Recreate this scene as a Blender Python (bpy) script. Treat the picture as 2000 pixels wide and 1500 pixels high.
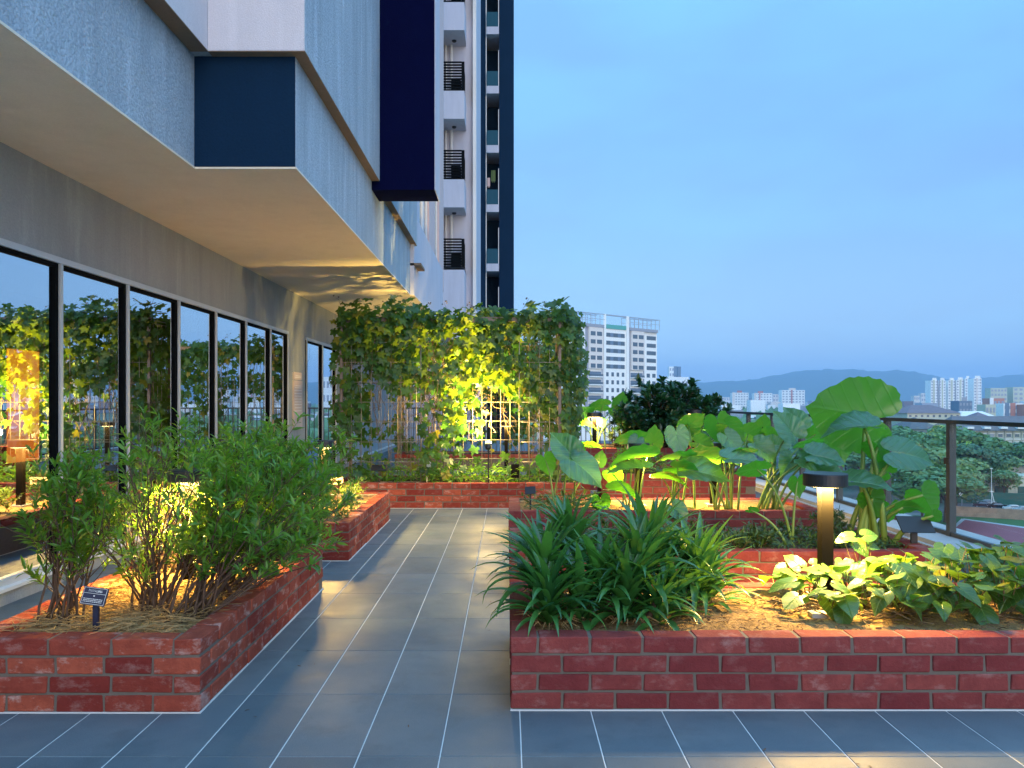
import bpy, bmesh, math, random
import numpy as np
from mathutils import Vector, Matrix, noise as mnoise

random.seed(7); rng = np.random.default_rng(7)
sc = bpy.context.scene
for o in list(bpy.data.objects): bpy.data.objects.remove(o)
R = math.radians

# ------------------------------------------------------------------ camera, sky, light, exposure
F, CX, CY, H = 1495.0, 991.0, 786.0, 1.302          # focal length and vanishing point in photo pixels, eye height
cam = bpy.data.cameras.new('camera'); camo = bpy.data.objects.new('camera', cam)
sc.collection.objects.link(camo)
camo.location = (0, 0, H); camo.rotation_euler = (R(90), 0, 0)
cam.sensor_width = 36; cam.lens = 36 * F / 2000
cam.shift_x = (1000 - CX) / 2000; cam.shift_y = (CY - 750) / 2000
cam.clip_start = .05; cam.clip_end = 40000
sc.camera = camo

world = bpy.data.worlds.new('World'); sc.world = world; world.use_nodes = True
wt = world.node_tree; wt.nodes.clear()
def wn(t, **k):
    n = wt.nodes.new(t)
    for a, b in k.items(): setattr(n, a, b)
    return n
HAZE = 2.0e-4
SUN_EL, SUN_ROT = R(14.0), R(165)
sky = wn('ShaderNodeTexSky', sky_type='NISHITA', sun_disc=False)
sky.sun_elevation = SUN_EL; sky.sun_rotation = SUN_ROT
sky.air_density = 1.3; sky.dust_density = 1.5; sky.ozone_density = 3.0
tc = wn('ShaderNodeTexCoord'); sep = wn('ShaderNodeSeparateXYZ'); wt.links.new(tc.outputs['Generated'], sep.inputs[0])
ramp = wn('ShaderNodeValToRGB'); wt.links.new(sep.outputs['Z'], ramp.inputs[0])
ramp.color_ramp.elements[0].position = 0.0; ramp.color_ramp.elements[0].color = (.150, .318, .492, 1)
ramp.color_ramp.elements[1].position = 1.0; ramp.color_ramp.elements[1].color = (.54, 1.30, 2.10, 1)  # zenith, out of view, raised far above the visible sky as added overhead light
for p_, c_ in ((.08, (.122, .280, .474)), (.20, (.082, .222, .430)), (.32, (.078, .218, .425)), (.46, (.098, .285, .480)), (.65, (.25, .70, 1.14))):
    e = ramp.color_ramp.elements.new(p_); e.color = (*c_, 1)
mp = wn('ShaderNodeMapping'); mp.inputs['Scale'].default_value = (1.2, 1.2, 4.2)
wt.links.new(tc.outputs['Generated'], mp.inputs[0])
nz = wn('ShaderNodeTexNoise'); nz.inputs['Scale'].default_value = 1.5; nz.inputs['Detail'].default_value = 4; nz.inputs['Roughness'].default_value = .56
wt.links.new(mp.outputs[0], nz.inputs['Vector'])
cr = wn('ShaderNodeMapRange'); cr.inputs['From Min'].default_value = .43; cr.inputs['From Max'].default_value = .58
wt.links.new(nz.outputs['Fac'], cr.inputs['Value'])
mx = wn('ShaderNodeMix', data_type='RGBA'); wt.links.new(cr.outputs[0], mx.inputs['Factor'])
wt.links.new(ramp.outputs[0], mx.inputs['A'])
mul = wn('ShaderNodeMix', data_type='RGBA', blend_type='MULTIPLY'); mul.inputs['Factor'].default_value = 1
wt.links.new(ramp.outputs[0], mul.inputs['A']); mul.inputs['B'].default_value = (.90, .79, .85, 1)
wt.links.new(mul.outputs['Result'], mx.inputs['B'])
bg1 = wn('ShaderNodeBackground'); wt.links.new(sky.outputs[0], bg1.inputs[0]); bg1.inputs[1].default_value = .05
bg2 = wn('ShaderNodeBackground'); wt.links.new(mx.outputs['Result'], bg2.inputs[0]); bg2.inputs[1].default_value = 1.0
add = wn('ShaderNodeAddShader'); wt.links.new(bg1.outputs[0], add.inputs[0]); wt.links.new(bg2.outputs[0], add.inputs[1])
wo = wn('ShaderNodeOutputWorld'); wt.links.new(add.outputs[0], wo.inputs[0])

sun = bpy.data.lights.new('sun', 'SUN'); sun.energy = .8; sun.angle = R(60); sun.color = (1.0, .90, .92)
suno = bpy.data.objects.new('sun', sun); sc.collection.objects.link(suno)
sd = -Vector((math.sin(SUN_ROT) * math.cos(SUN_EL), math.cos(SUN_ROT) * math.cos(SUN_EL), math.sin(SUN_EL)))     # the last glow, low behind the viewer
suno.rotation_euler = sd.to_track_quat('-Z', 'Y').to_euler()
sc.view_settings.view_transform = 'Standard'; sc.view_settings.look = 'None'
sc.view_settings.exposure = .88; sc.view_settings.gamma = 1; sc.view_settings.use_curve_mapping = False
sc.cycles.use_denoising = True
sc.cycles.max_bounces = 8; sc.cycles.transparent_max_bounces = 24; sc.cycles.diffuse_bounces = 3; sc.cycles.glossy_bounces = 3
sc.cycles.sample_clamp_indirect = 6

# ------------------------------------------------------------------ helpers
def px(x, y, Y):                 # a photo pixel at a known distance -> metres
    return Vector(((x - CX) * Y / F, Y, H + (CY - y) * Y / F))
def pg(x, y, Z):                 # a photo pixel on the level Z -> metres
    Y = (H - Z) * F / (y - CY); return Vector(((x - CX) * Y / F, Y, Z))
COL = sc.collection
W = {}
def wpos(o): return W.get(o.name, Vector((0, 0, 0))) if o else Vector((0, 0, 0))
def tag(o, label=None, cat=None, group=None, kind=None):
    if label: o['label'] = label
    if cat: o['category'] = cat
    if group: o['group'] = group
    if kind: o['kind'] = kind
    return o
def thing(name, loc, label, cat, group=None):
    o = bpy.data.objects.new(name, None); COL.objects.link(o); o.location = loc; o.empty_display_size = .1
    W[o.name] = Vector(loc); tag(o, label, cat, group); return o
def link(name, me, parent=None, M=None):
    o = bpy.data.objects.new(name, me); COL.objects.link(o)
    pw = wpos(parent)
    if parent: o.parent = parent
    if M is not None:
        o.matrix_local = Matrix.Translation(-pw) @ M; W[o.name] = M.translation.copy()
    else: W[o.name] = pw
    return o
def mesh_from(name, v, f, mat, smooth=False, uv=None):
    me = bpy.data.meshes.new(name)
    me.from_pydata([tuple(map(float, p)) for p in v], [], [tuple(map(int, q)) for q in f])
    if mat is not None:
        for m in (mat if isinstance(mat, (list, tuple)) else [mat]): me.materials.append(m)
    if smooth: me.polygons.foreach_set('use_smooth', [True] * len(me.polygons))
    if uv is not None:
        L = me.uv_layers.new(name='UVMap'); idx = np.empty(len(me.loops), dtype=np.int32); me.loops.foreach_get('vertex_index', idx)
        L.data.foreach_set('uv', np.asarray(uv, dtype=np.float32)[idx].ravel())
    me.update(); return me
class MB:
    """collects boxes, bars, tubes and sheets in world metres; build() makes ONE mesh object"""
    def __init__(s): s.v = []; s.f = []; s.mi = []
    def add(s, v, f, mi=0):
        n = len(s.v); s.v += [tuple(p) for p in v]; s.f += [tuple(i + n for i in q) for q in f]; s.mi += [mi] * len(f); return s
    def box(s, x0, x1, y0, y1, z0, z1, mi=0):
        v = [(x0,y0,z0),(x1,y0,z0),(x1,y1,z0),(x0,y1,z0),(x0,y0,z1),(x1,y0,z1),(x1,y1,z1),(x0,y1,z1)]
        return s.add(v, [(0,3,2,1),(4,5,6,7),(0,1,5,4),(1,2,6,5),(2,3,7,6),(3,0,4,7)], mi)
    def prism(s, poly, z0, z1, mi=0):
        n = len(poly); v = [(p[0], p[1], z0) for p in poly] + [(p[0], p[1], z1) for p in poly]
        f = [tuple(range(n))[::-1], tuple(range(n, 2 * n))] + [(i, (i+1) % n, n + (i+1) % n, n + i) for i in range(n)]
        return s.add(v, f, mi)
    def obox(s, c, ux, uy, uz, mi=0):       # centre and three half-axis vectors
        c, ux, uy, uz = map(Vector, (c, ux, uy, uz))
        v = [c + a*ux + b*uy + d*uz for d in (-1, 1) for a, b in ((-1,-1),(1,-1),(1,1),(-1,1))]
        return s.add(v, [(0,3,2,1),(4,5,6,7),(0,1,5,4),(1,2,6,5),(2,3,7,6),(3,0,4,7)], mi)
    def tube(s, pts, rad, n=6, cap=True, mi=0):
        pts = [Vector(p) for p in pts]; m = len(pts)
        if not hasattr(rad, '__len__'): rad = [rad] * m
        t0 = (pts[1] - pts[0]).normalized(); a = t0.orthogonal().normalized(); vs = []
        for i, p in enumerate(pts):
            t = (pts[min(i+1, m-1)] - pts[max(i-1, 0)]).normalized()
            a = (a - t * a.dot(t))
            a = a.normalized() if a.length > 1e-6 else t.orthogonal().normalized()
            b = t.cross(a)
            for k in range(n):
                an = 2 * math.pi * k / n; vs.append(p + (a * math.cos(an) + b * math.sin(an)) * rad[i])
        f = [(i*n+k, i*n+(k+1) % n, (i+1)*n+(k+1) % n, (i+1)*n+k) for i in range(m-1) for k in range(n)]
        if cap: f += [tuple(range(n))[::-1], tuple((m-1)*n + k for k in range(n))]
        return s.add(vs, f, mi)
    def lathe(s, c, prof, n=24, mi=0):      # prof: (r, z) from bottom to top round the vertical axis through c
        vs = [(c[0] + r*math.cos(2*math.pi*k/n), c[1] + r*math.sin(2*math.pi*k/n), c[2] + z) for r, z in prof for k in range(n)]
        m = len(prof); f = [(i*n+k, i*n+(k+1) % n, (i+1)*n+(k+1) % n, (i+1)*n+k) for i in range(m-1) for k in range(n)]
        f += [tuple(range(n))[::-1], tuple((m-1)*n + k for k in range(n))]
        return s.add(vs, f, mi)
    def build(s, name, mat, parent=None, smooth=False, kind=None):
        pw = wpos(parent); me = mesh_from(name, [(p[0]-pw.x, p[1]-pw.y, p[2]-pw.z) for p in s.v], s.f, mat, smooth)
        if max(s.mi, default=0): me.polygons.foreach_set('material_index', s.mi)
        o = link(name, me, parent)
        if kind: o['kind'] = kind
        return o
def scatter(name, tv, tf, Rm, pos, scl, mat, parent=None, kind='stuff', smooth=False):
    """many small leaf faces as one mesh: template verts/faces, rotations (N,3,3), positions (N,3), scales (N,)"""
    tv = np.asarray(tv, float); pos = np.asarray(pos, float); N = len(pos)
    if N == 0: return None
    pw = np.array(wpos(parent)); V = np.einsum('nij,kj->nki', Rm, tv) * np.asarray(scl)[:, None, None] + pos[:, None, :] - pw
    k = len(tv); nv = N * k; me = bpy.data.meshes.new(name); me.vertices.add(nv); me.vertices.foreach_set('co', V.ravel())
    li = []; ls = []; lt = []; st = 0
    off = (np.arange(N) * k)
    sizes = [len(q) for q in tf]; per = sum(sizes)
    base = np.concatenate([np.asarray(q) for q in tf])
    loops = (off[:, None] + base[None, :]).ravel()
    starts1 = np.cumsum([0] + sizes[:-1]); starts = (np.arange(N)[:, None] * per + starts1[None, :]).ravel(); tot = np.tile(sizes, N)
    me.loops.add(len(loops)); me.loops.foreach_set('vertex_index', loops.astype(np.int32))
    me.polygons.add(len(starts)); me.polygons.foreach_set('loop_start', starts.astype(np.int32)); me.polygons.foreach_set('loop_total', tot.astype(np.int32))
    me.materials.append(mat); me.update(calc_edges=True); me.validate()
    if smooth: me.polygons.foreach_set('use_smooth', [True] * len(me.polygons))
    o = link(name, me, parent)
    if kind: o['kind'] = kind
    return o
def frames(fwd, up):
    """rotations (N,3,3) whose y axis is fwd and whose z axis is as near up as possible"""
    fwd = np.asarray(fwd, float); up = np.asarray(up, float)
    fwd = fwd / np.linalg.norm(fwd, axis=1, keepdims=True)
    x = np.cross(fwd, up); l = np.linalg.norm(x, axis=1, keepdims=True); x = np.where(l < 1e-6, [[1, 0, 0]], x / np.maximum(l, 1e-6))
    z = np.cross(x, fwd); return np.stack([x, fwd, z], axis=2)
def mat_frame(pos, fwd, up, s=1.0):
    Rm = frames([fwd], [up])[0]; M = Matrix.Identity(4)
    for i in range(3):
        for j in range(3): M[i][j] = float(Rm[i][j]) * s
        M[i][3] = float(pos[i])
    return M

# ------------------------------------------------------------------ materials
class NT:
    def __init__(s, name):
        s.m = bpy.data.materials.new(name); s.m.use_nodes = True; s.t = s.m.node_tree; s.t.nodes.clear()
        s.out = s.n('ShaderNodeOutputMaterial')
    def n(s, t, **k):
        nd = s.t.nodes.new(t)
        for a, b in k.items(): setattr(nd, a, b)
        return nd
    def l(s, a, b): s.t.links.new(a, b)
    def val(s, sock, v):
        if isinstance(v, bpy.types.NodeSocket): s.l(v, sock)
        elif v is not None:
            sock.default_value = (*v, 1) if hasattr(v, '__len__') and len(v) == 3 and sock.type == 'RGBA' else v
    def noise(s, scale, detail=4, rough=.55, vec=None, stretch=None, gen='Object'):
        nd = s.n('ShaderNodeTexNoise'); nd.inputs['Scale'].default_value = scale; nd.inputs['Detail'].default_value = detail; nd.inputs['Roughness'].default_value = rough
        if vec is None: vec = s.n('ShaderNodeTexCoord').outputs[gen]
        if stretch:
            m = s.n('ShaderNodeMapping'); m.inputs['Scale'].default_value = stretch; s.l(vec, m.inputs[0]); vec = m.outputs[0]
        s.l(vec, nd.inputs['Vector']); return nd.outputs['Fac']
    def mix(s, fac, a, b, mode='MIX'):
        nd = s.n('ShaderNodeMix', data_type='RGBA', blend_type=mode); s.val(nd.inputs['Factor'], fac); s.val(nd.inputs['A'], a); s.val(nd.inputs['B'], b); return nd.outputs['Result']
    def rng(s, v, a, b, c=0, d=1):
        nd = s.n('ShaderNodeMapRange'); s.val(nd.inputs['Value'], v)
        for k, x in zip(('From Min', 'From Max', 'To Min', 'To Max'), (a, b, c, d)): nd.inputs[k].default_value = x
        return nd.outputs[0]
    def math(s, op, a, b=None):
        nd = s.n('ShaderNodeMath', operation=op); s.val(nd.inputs[0], a)
        if b is not None: s.val(nd.inputs[1], b)
        return nd.outputs[0]
    def bump(s, h, strength=.3, dist=.01):
        nd = s.n('ShaderNodeBump'); nd.inputs['Strength'].default_value = strength; nd.inputs['Distance'].default_value = dist; s.l(h, nd.inputs['Height']); return nd.outputs[0]
    def bsdf(s, col, rough=.6, metal=0, spec=.5, normal=None, emis=None, estr=0):
        b = s.n('ShaderNodeBsdfPrincipled'); s.val(b.inputs['Base Color'], col); s.val(b.inputs['Roughness'], rough); b.inputs['Metallic'].default_value = metal
        b.inputs['Specular IOR Level'].default_value = spec
        if normal is not None: s.l(normal, b.inputs['Normal'])
        if emis: b.inputs['Emission Color'].default_value = (*emis, 1); b.inputs['Emission Strength'].default_value = estr
        return b.outputs[0]
    def done(s, sh): s.l(sh, s.out.inputs[0]); return s.m
def plain(name, col, rough=.6, metal=0, spec=.5, var=.12, scale=6, emis=None, estr=0):
    t = NT(name); f = t.noise(scale); c = t.mix(f, [x * (1 - var) for x in col], [min(1, x * (1 + var)) for x in col])
    return t.done(t.bsdf(c, rough, metal, spec, emis=emis, estr=estr))
def stucco(name, a, b, bscale=90, bstr=.35, streak=True, rough=.85, sk=.55, spec=.3, spk=.22):
    t = NT(name); g = t.n('ShaderNodeNewGeometry').outputs['Position']
    n1 = t.noise(1.3, 5, .6, vec=g); c = t.mix(n1, a, b)
    if streak:
        n2 = t.noise(3.0, 5, .65, vec=g, stretch=(1.4, 1.4, .16)); c = t.mix(t.rng(n2, .45, .75, 0, sk), c, [x * .55 for x in a])
        n4 = t.noise(5.0, 4, .6, vec=g, stretch=(1.2, 1.2, .2)); c = t.mix(t.rng(n4, .56, .75, 0, sk * .8), c, [min(1, x * 1.45) for x in b])
    n3 = t.noise(bscale, 3, .6, vec=g)
    c = t.mix(t.rng(n3, .35, .65, 0, spk), c, [x * .6 for x in a])
    return t.done(t.bsdf(c, rough, spec=spec, normal=t.bump(n3, bstr, .012)))
def brick_mat(name, lo, hi, chalk=.3):
    t = NT(name); oi = t.n('ShaderNodeObjectInfo'); tcn = t.n('ShaderNodeTexCoord').outputs['Object']
    addv = t.n('ShaderNodeVectorMath', operation='ADD'); t.l(tcn, addv.inputs[0])
    sc_ = t.n('ShaderNodeVectorMath', operation='SCALE'); cmb = t.n('ShaderNodeCombineXYZ')
    t.l(oi.outputs['Random'], cmb.inputs[0]); t.l(oi.outputs['Random'], cmb.inputs[2]); t.l(cmb.outputs[0], sc_.inputs[0]); sc_.inputs['Scale'].default_value = 37
    t.l(sc_.outputs[0], addv.inputs[1]); v = addv.outputs[0]
    c = t.mix(oi.outputs['Random'], lo, hi)
    c = t.mix(t.rng(t.noise(14, 5, .65, vec=v), .3, .7, 0, .55), c, [x * .6 for x in lo])
    ch = t.rng(t.noise(9, 6, .7, vec=v, stretch=(1, 1, 1.8)), .53, .72, 0, chalk); ch2 = t.math('MULTIPLY', ch, t.rng(oi.outputs['Random'], .1, .9, .35, 1.2))
    c = t.mix(ch2, c, (.58, .50, .46))
    h = t.noise(70, 4, .7, vec=v)
    return t.done(t.bsdf(c, .88, spec=.12, normal=t.bump(h, .6, .008)))
def leaf_mat(name, dark, light, trans=.45, rough=.42, tcol=None, veins=False, spec=.5, yellow=None, under=None, coat=0, nv_=8.0):
    t = NT(name); oi = t.n('ShaderNodeObjectInfo').outputs['Random']; geo = t.n('ShaderNodeNewGeometry'); ri = geo.outputs['Random Per Island']
    r = t.math('FRACT', t.math('ADD', oi, t.math('MULTIPLY', ri, 7.3)))
    c = t.mix(r, dark, light)
    if yellow: c = t.mix(t.rng(t.math('FRACT', t.math('MULTIPLY', r, 13.7)), .93, .96, 0, .8), c, yellow)
    nv = t.noise(22, 3, .6); c = t.mix(t.rng(nv, .3, .7, 0, .35), c, [x * .62 for x in dark])
    if coat:
        sp = t.noise(5.5, 3, .6); c = t.mix(t.rng(sp, .66, .74, 0, .75), c, (.26, .22, .04)); sp2 = t.noise(17, 2, .5); c = t.mix(t.rng(sp2, .74, .78, 0, .8), c, (.10, .06, .02))
    nrm = None
    if veins:
        uv = t.n('ShaderNodeUVMap').outputs[0]; s2 = t.n('ShaderNodeSeparateXYZ'); t.l(uv, s2.inputs[0])
        u, v = s2.outputs[0], s2.outputs[1]                  # u: across -1..1 (as 0..1), v: along
        a = t.math('ABSOLUTE', t.math('SUBTRACT', u, .5))
        mid = t.rng(a, .0, .017, 1, 0)
        ph = t.math('FRACT', t.math('MULTIPLY', t.math('SUBTRACT', v, t.math('MULTIPLY', a, .85)), nv_))
        side = t.rng(t.math('ABSOLUTE', t.math('SUBTRACT', ph, .5)), .0, .085, 1, 0)
        vein = t.math('MAXIMUM', mid, t.math('MULTIPLY', side, .85))
        c = t.mix(t.math('MULTIPLY', vein, .75), c, [min(1, x * 1.7 + .03) for x in light])
        nrm = t.bump(t.math('SUBTRACT', 1.0, vein), .6, .008)
    if under: c = t.mix(geo.outputs['Backfacing'], c, under)
    pb = t.n('ShaderNodeBsdfPrincipled'); t.l(c, pb.inputs['Base Color']); pb.inputs['Roughness'].default_value = rough; pb.inputs['Specular IOR Level'].default_value = spec
    if nrm is not None: t.l(nrm, pb.inputs['Normal'])
    pb.inputs['Coat Weight'].default_value = coat; pb.inputs['Coat Roughness'].default_value = .35
    tr = t.n('ShaderNodeBsdfTranslucent'); tcn = t.mix(.5, c, tcol or [min(1, light[0] * 2.2), min(1, light[1] * 1.9), light[2] * .6], 'MIX'); t.l(tcn, tr.inputs[0])
    ms = t.n('ShaderNodeMixShader'); ms.inputs[0].default_value = trans; t.l(pb.outputs[0], ms.inputs[1]); t.l(tr.outputs[0], ms.inputs[2])
    return t.done(ms.outputs[0])

M = {}
M['brick_dark'] = brick_mat('deep red brick', (.165, .030, .034), (.275, .066, .058), .20)
M['brick_worn'] = brick_mat('weathered red brick', (.18, .028, .024), (.42, .105, .060), .62)
M['mortar'] = plain('grey mortar', (.125, .105, .088), .95, var=.25, scale=30)
M['concrete'] = stucco('planter lining concrete', (.26, .23, .19), (.36, .32, .27), 60, .3)
M['ledge'] = stucco('pale concrete ledge', (.36, .38, .40), (.45, .46, .47), 80, .2, sk=.3)
t = NT('grey floor tile'); g = t.n('ShaderNodeNewGeometry').outputs['Position']; oi = t.n('ShaderNodeObjectInfo').outputs['Random']
c = t.mix(oi, (.085, .118, .142), (.128, .165, .190)); c = t.mix(t.rng(t.noise(230, 3, .7, vec=g), .35, .65, 0, .5), c, (.035, .055, .072))
c = t.mix(t.rng(t.noise(1.7, 5, .6, vec=g), .45, .75, 0, .45), c, (.20, .21, .21)); c = t.mix(t.rng(t.noise(2.9, 6, .7, vec=g), .52, .66, 0, .40), c, (.055, .075, .09))
c = t.mix(t.rng(t.noise(420, 2, .5, vec=g), .66, .72, 0, .5), c, (.34, .36, .37))
rr = t.rng(t.noise(3, 4, .6, vec=g), .3, .7, .46, .62)
M['tile'] = t.done(t.bsdf(c, rr, spec=.36, normal=t.bump(t.noise(260, 3, .6, vec=g), .12, .003)))
M['grout'] = plain('white grout', (.60, .61, .61), .9, var=.10, scale=12)
M['stucco_blue'] = stucco('rough grey render', (.33, .40, .48), (.46, .54, .62), 55, 1.0, spk=.5)
M['stucco_wall'] = stucco('smooth grey cement wall', (.27, .295, .32), (.37, .395, .415), 70, .35, sk=.4)
M['stucco_white'] = stucco('off white render', (.60, .56, .60), (.70, .66, .69), 110, .35, sk=.15)
M['stucco_lilac'] = stucco('pale lilac paint', (.46, .48, .58), (.54, .55, .64), 110, .2, sk=.25)
M['navy'] = stucco('dark navy paint', (.004, .020, .050), (.006, .026, .062), 60, .25, sk=.1, spec=.08)
M['navy_deep'] = stucco('deep blue black paint', (.0015, .002, .022), (.002, .004, .034), 60, .2, sk=.1, spec=.03)
M['soffit'] = stucco('cream soffit paint', (.72, .64, .53), (.80, .72, .60), 130, .12, sk=.18)
M['underside'] = stucco('brown soffit strip', (.20, .14, .10), (.28, .19, .12), 60, .2, sk=.2)
M['pink'] = plain('pale pink paint', (.60, .45, .44), .8)
M['alu'] = plain('pale aluminium frame', (.50, .54, .58), .42, .35, var=.06)
M['black'] = plain('black gasket', (.004, .005, .006), .8, spec=.05)
M['dark_metal'] = plain('dark powder coated metal', (.022, .024, .030), .42, .3, var=.2)
M['bronze'] = plain('brown grey lamp metal', (.008, .007, .006), .9, 0, spec=.05, var=.2)
M['wire'] = plain('galvanised wire', (.34, .30, .24), .5, .5, var=.2)
M['post_metal'] = plain('dull brown steel post', (.16, .13, .11), .55, .4, var=.3)
M['rail_metal'] = plain('grey railing metal', (.040, .050, .056), .5, 0, var=.2)
M['white_paint'] = plain('white paint', (.70, .70, .70), .6, var=.06)
M['sign_face'] = plain('dark blue sign face', (.012, .016, .045), .4)
M['sign_line'] = plain('white sign print', (.62, .62, .60), .6)
M['tan_board'] = plain('tan sign board', (.50, .40, .26), .7)
M['wood'] = plain('warm wood', (.30, .13, .045), .5, var=.35, scale=9)
M['wood_dark'] = plain('dark wood', (.06, .028, .014), .55, var=.3)
M['blue_cloth'] = plain('royal blue cloth', (.012, .015, .24), .7)
M['room'] = plain('dim interior wall', (.075, .055, .04), .8)
M['amber'] = plain('backlit amber panel', (.45, .16, .03), .5, var=.3, scale=3, emis=(1.0, .25, .02), estr=1.7)
M['lamp_glow'] = plain('lit diffuser', (.9, .8, .6), .5, emis=(1.0, .68, .26), estr=10)
M['bulb'] = plain('lit bulb', (.9, .8, .6), .5, emis=(1.0, .72, .30), estr=40)
M['sign_plate'] = plain('pale peach wall plate', (.56, .45, .42), .6, var=.10, scale=20)
M['plate_print'] = plain('white plate print', (.72, .68, .68), .6)
def glass(name, refl, tint, rough=0.0, fres=True, base=.06, top=.42):
    t = NT(name); tr = t.n('ShaderNodeBsdfTransparent'); tr.inputs[0].default_value = (*tint, 1)
    gl = t.n('ShaderNodeBsdfGlossy'); gl.inputs[0].default_value = (*refl, 1); gl.inputs['Roughness'].default_value = rough
    lw = t.n('ShaderNodeLayerWeight'); lw.inputs[0].default_value = .5
    f = t.rng(lw.outputs['Facing'], 0, 1, base, min(1, base + top)) if fres else base
    ms = t.n('ShaderNodeMixShader'); t.val(ms.inputs[0], f); t.l(tr.outputs[0], ms.inputs[1]); t.l(gl.outputs[0], ms.inputs[2]); return t.done(ms.outputs[0])
M['glass_window'] = glass('reflective window glass', (.88, .92, .96), (.55, .55, .55), base=.54)
M['glass_rail'] = glass('clear railing glass', (.95, .98, 1), (.955, .99, .985), base=.006, top=.07)
t = NT('far window glass'); M['glass_far'] = t.done(t.bsdf((.10, .135, .17), .15, spec=.6))
t = NT('teal balcony glass'); M['glass_teal'] = t.done(t.bsdf((.012, .075, .115), .5, spec=.12))
def soil_mat(name, a, b):
    t = NT(name); g = t.n('ShaderNodeNewGeometry').outputs['Position']; n1 = t.noise(9, 6, .7, vec=g); n2 = t.noise(75, 4, .7, vec=g)
    c = t.mix(n1, a, b); c = t.mix(t.rng(t.noise(26, 5, .7, vec=g), .48, .64, 0, .6), c, [x * .42 for x in a]); c = t.mix(t.rng(n2, .42, .7, 0, .7), c, [x * .45 for x in a])
    return t.done(t.bsdf(c, .95, spec=.15, normal=t.bump(n2, .8, .02)))
M['soil'] = soil_mat('sandy brown soil', (.26, .16, .07), (.42, .28, .13))
M['soil_dark'] = soil_mat('dark garden soil', (.055, .042, .03), (.12, .09, .06))
M['straw'] = plain('dry straw', (.30, .20, .085), .8, var=.5, scale=40)
M['litter'] = plain('dry leaf litter', (.12, .06, .03), .8, var=.6, scale=40)
M['bark'] = plain('brown woody stem', (.085, .05, .032), .8, var=.5, scale=30)
M['stalk'] = plain('pale green stalk', (.14, .24, .055), .45, var=.3, scale=12)
M['vine_stem'] = plain('brown vine stem', (.16, .105, .05), .7, var=.4, scale=25)
M['taro'] = leaf_mat('elephant ear leaf', (.038, .140, .082), (.070, .200, .105), .50, .36, tcol=(.24, .88, .02), veins=True, spec=.9, under=(.05, .19, .028), coat=.6)
M['pandan'] = leaf_mat('pandan blade', (.012, .085, .030), (.075, .260, .050), .28, .33, tcol=(.24, .55, .03), spec=.7)
M['potato'] = leaf_mat('sweet potato leaf', (.022, .092, .020), (.080, .190, .028), .36, .36, tcol=(.34, .56, .02), veins=True, yellow=(.30, .30, .03), spec=.7)
M['shrub'] = leaf_mat('lance shaped shrub leaf', (.040, .150, .022), (.170, .340, .040), .42, .38, tcol=(.40, .72, .02), yellow=(.30, .26, .04))
M['vine'] = leaf_mat('gourd vine leaf', (.012, .062, .012), (.060, .170, .020), .42, .42, tcol=(.44, .60, .015), yellow=(.32, .26, .03))
M['lime'] = leaf_mat('dark lime tree leaf', (.008, .050, .020), (.022, .090, .030), .18, .30, spec=.7)
M['herb'] = leaf_mat('small herb leaf', (.04, .11, .03), (.13, .22, .05), .4, .45, tcol=(.34, .46, .06))
M['grassy'] = leaf_mat('low weed leaf', (.03, .08, .025), (.07, .13, .035), .3, .5)
# ------------------------------------------------------------------ terrace floor with separate tiles
deck = MB(); deck.box(-3.275, 4.6, -3, 26, -.6, -.0022)
floor = deck.build('terrace_floor', M['grout']); tag(floor, kind='structure')
def tile_mesh(w, l):
    c = .0022
    v = [(0,0,-.0018),(w,0,-.0018),(w,l,-.0018),(0,l,-.0018),(c,c,0),(w-c,c,0),(w-c,l-c,0),(c,l-c,0)]
    return mesh_from('tile', v, [(4,5,6,7),(0,1,5,4),(1,2,6,5),(2,3,7,6),(3,0,4,7)], M['tile'])
tile_me = tile_mesh(.2955, .5970)
beds = [(-2.30,-1.287,3.206,5.35), (-2.30,-1.30,6.28,8.50), (.015,2.90,3.232,4.235), (.015,2.90,5.09,6.07), (.015,2.90,6.99,7.98), (-2.15,1.02,9.40,10.42), (.25,2.90,8.93,9.85)]
for i in range(-11, 13):
    for j in range(-2, 12):
        x0 = .052 + .3 * i + .0023; y0 = 2.816 + .6 * (j - 1) + .001
        if x0 < -3.28 or x0 + .3 > 3.66: continue
        if y0 < 1.55 or y0 > 9.0: continue
        cx, cy = x0 + .15, y0 + .3
        if abs(F * cx / max(.5, y0 + .6)) > 1250: continue
        if any(a + .02 < x0 and x0 + .29 < b - .02 and p + .02 < y0 and y0 + .59 < q - .02 for a, b, p, q in beds): continue
        link('tile', tile_me, floor, Matrix.Translation((x0, y0, random.uniform(-.0003, .0003))))
# beyond the trellis bed the tiles are too small in the picture to be picked apart
far = MB()
for i in range(-11, 13):
    for j in range(12, 40):
        x0 = .052 + .3 * i + .0023; y0 = 2.816 + .6 * (j - 1) + .001
        if x0 < -3.28 or x0 + .3 > 3.66: continue
        far.add([(x0, y0, 0), (x0 + .2945, y0, 0), (x0 + .2945, y0 + .5975, 0), (x0, y0 + .5975, 0)], [(0, 1, 2, 3)])
far.build('distant_tiles', M['tile'], floor, kind='stuff')
d = MB(); d.box(2.93, 3.62, 1.0, 26, -.002, .0008); o = d.build('drain_channel', M['dark_metal']); tag(o, kind='structure')
d = MB(); d.box(3.70, 4.30, 1.0, 26.0, -.6, .098); d.box(3.66, 3.70, 1.0, 26.0, -.6, .06); o = d.build('terrace_kerb', M['ledge']); tag(o, kind='structure')

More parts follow.
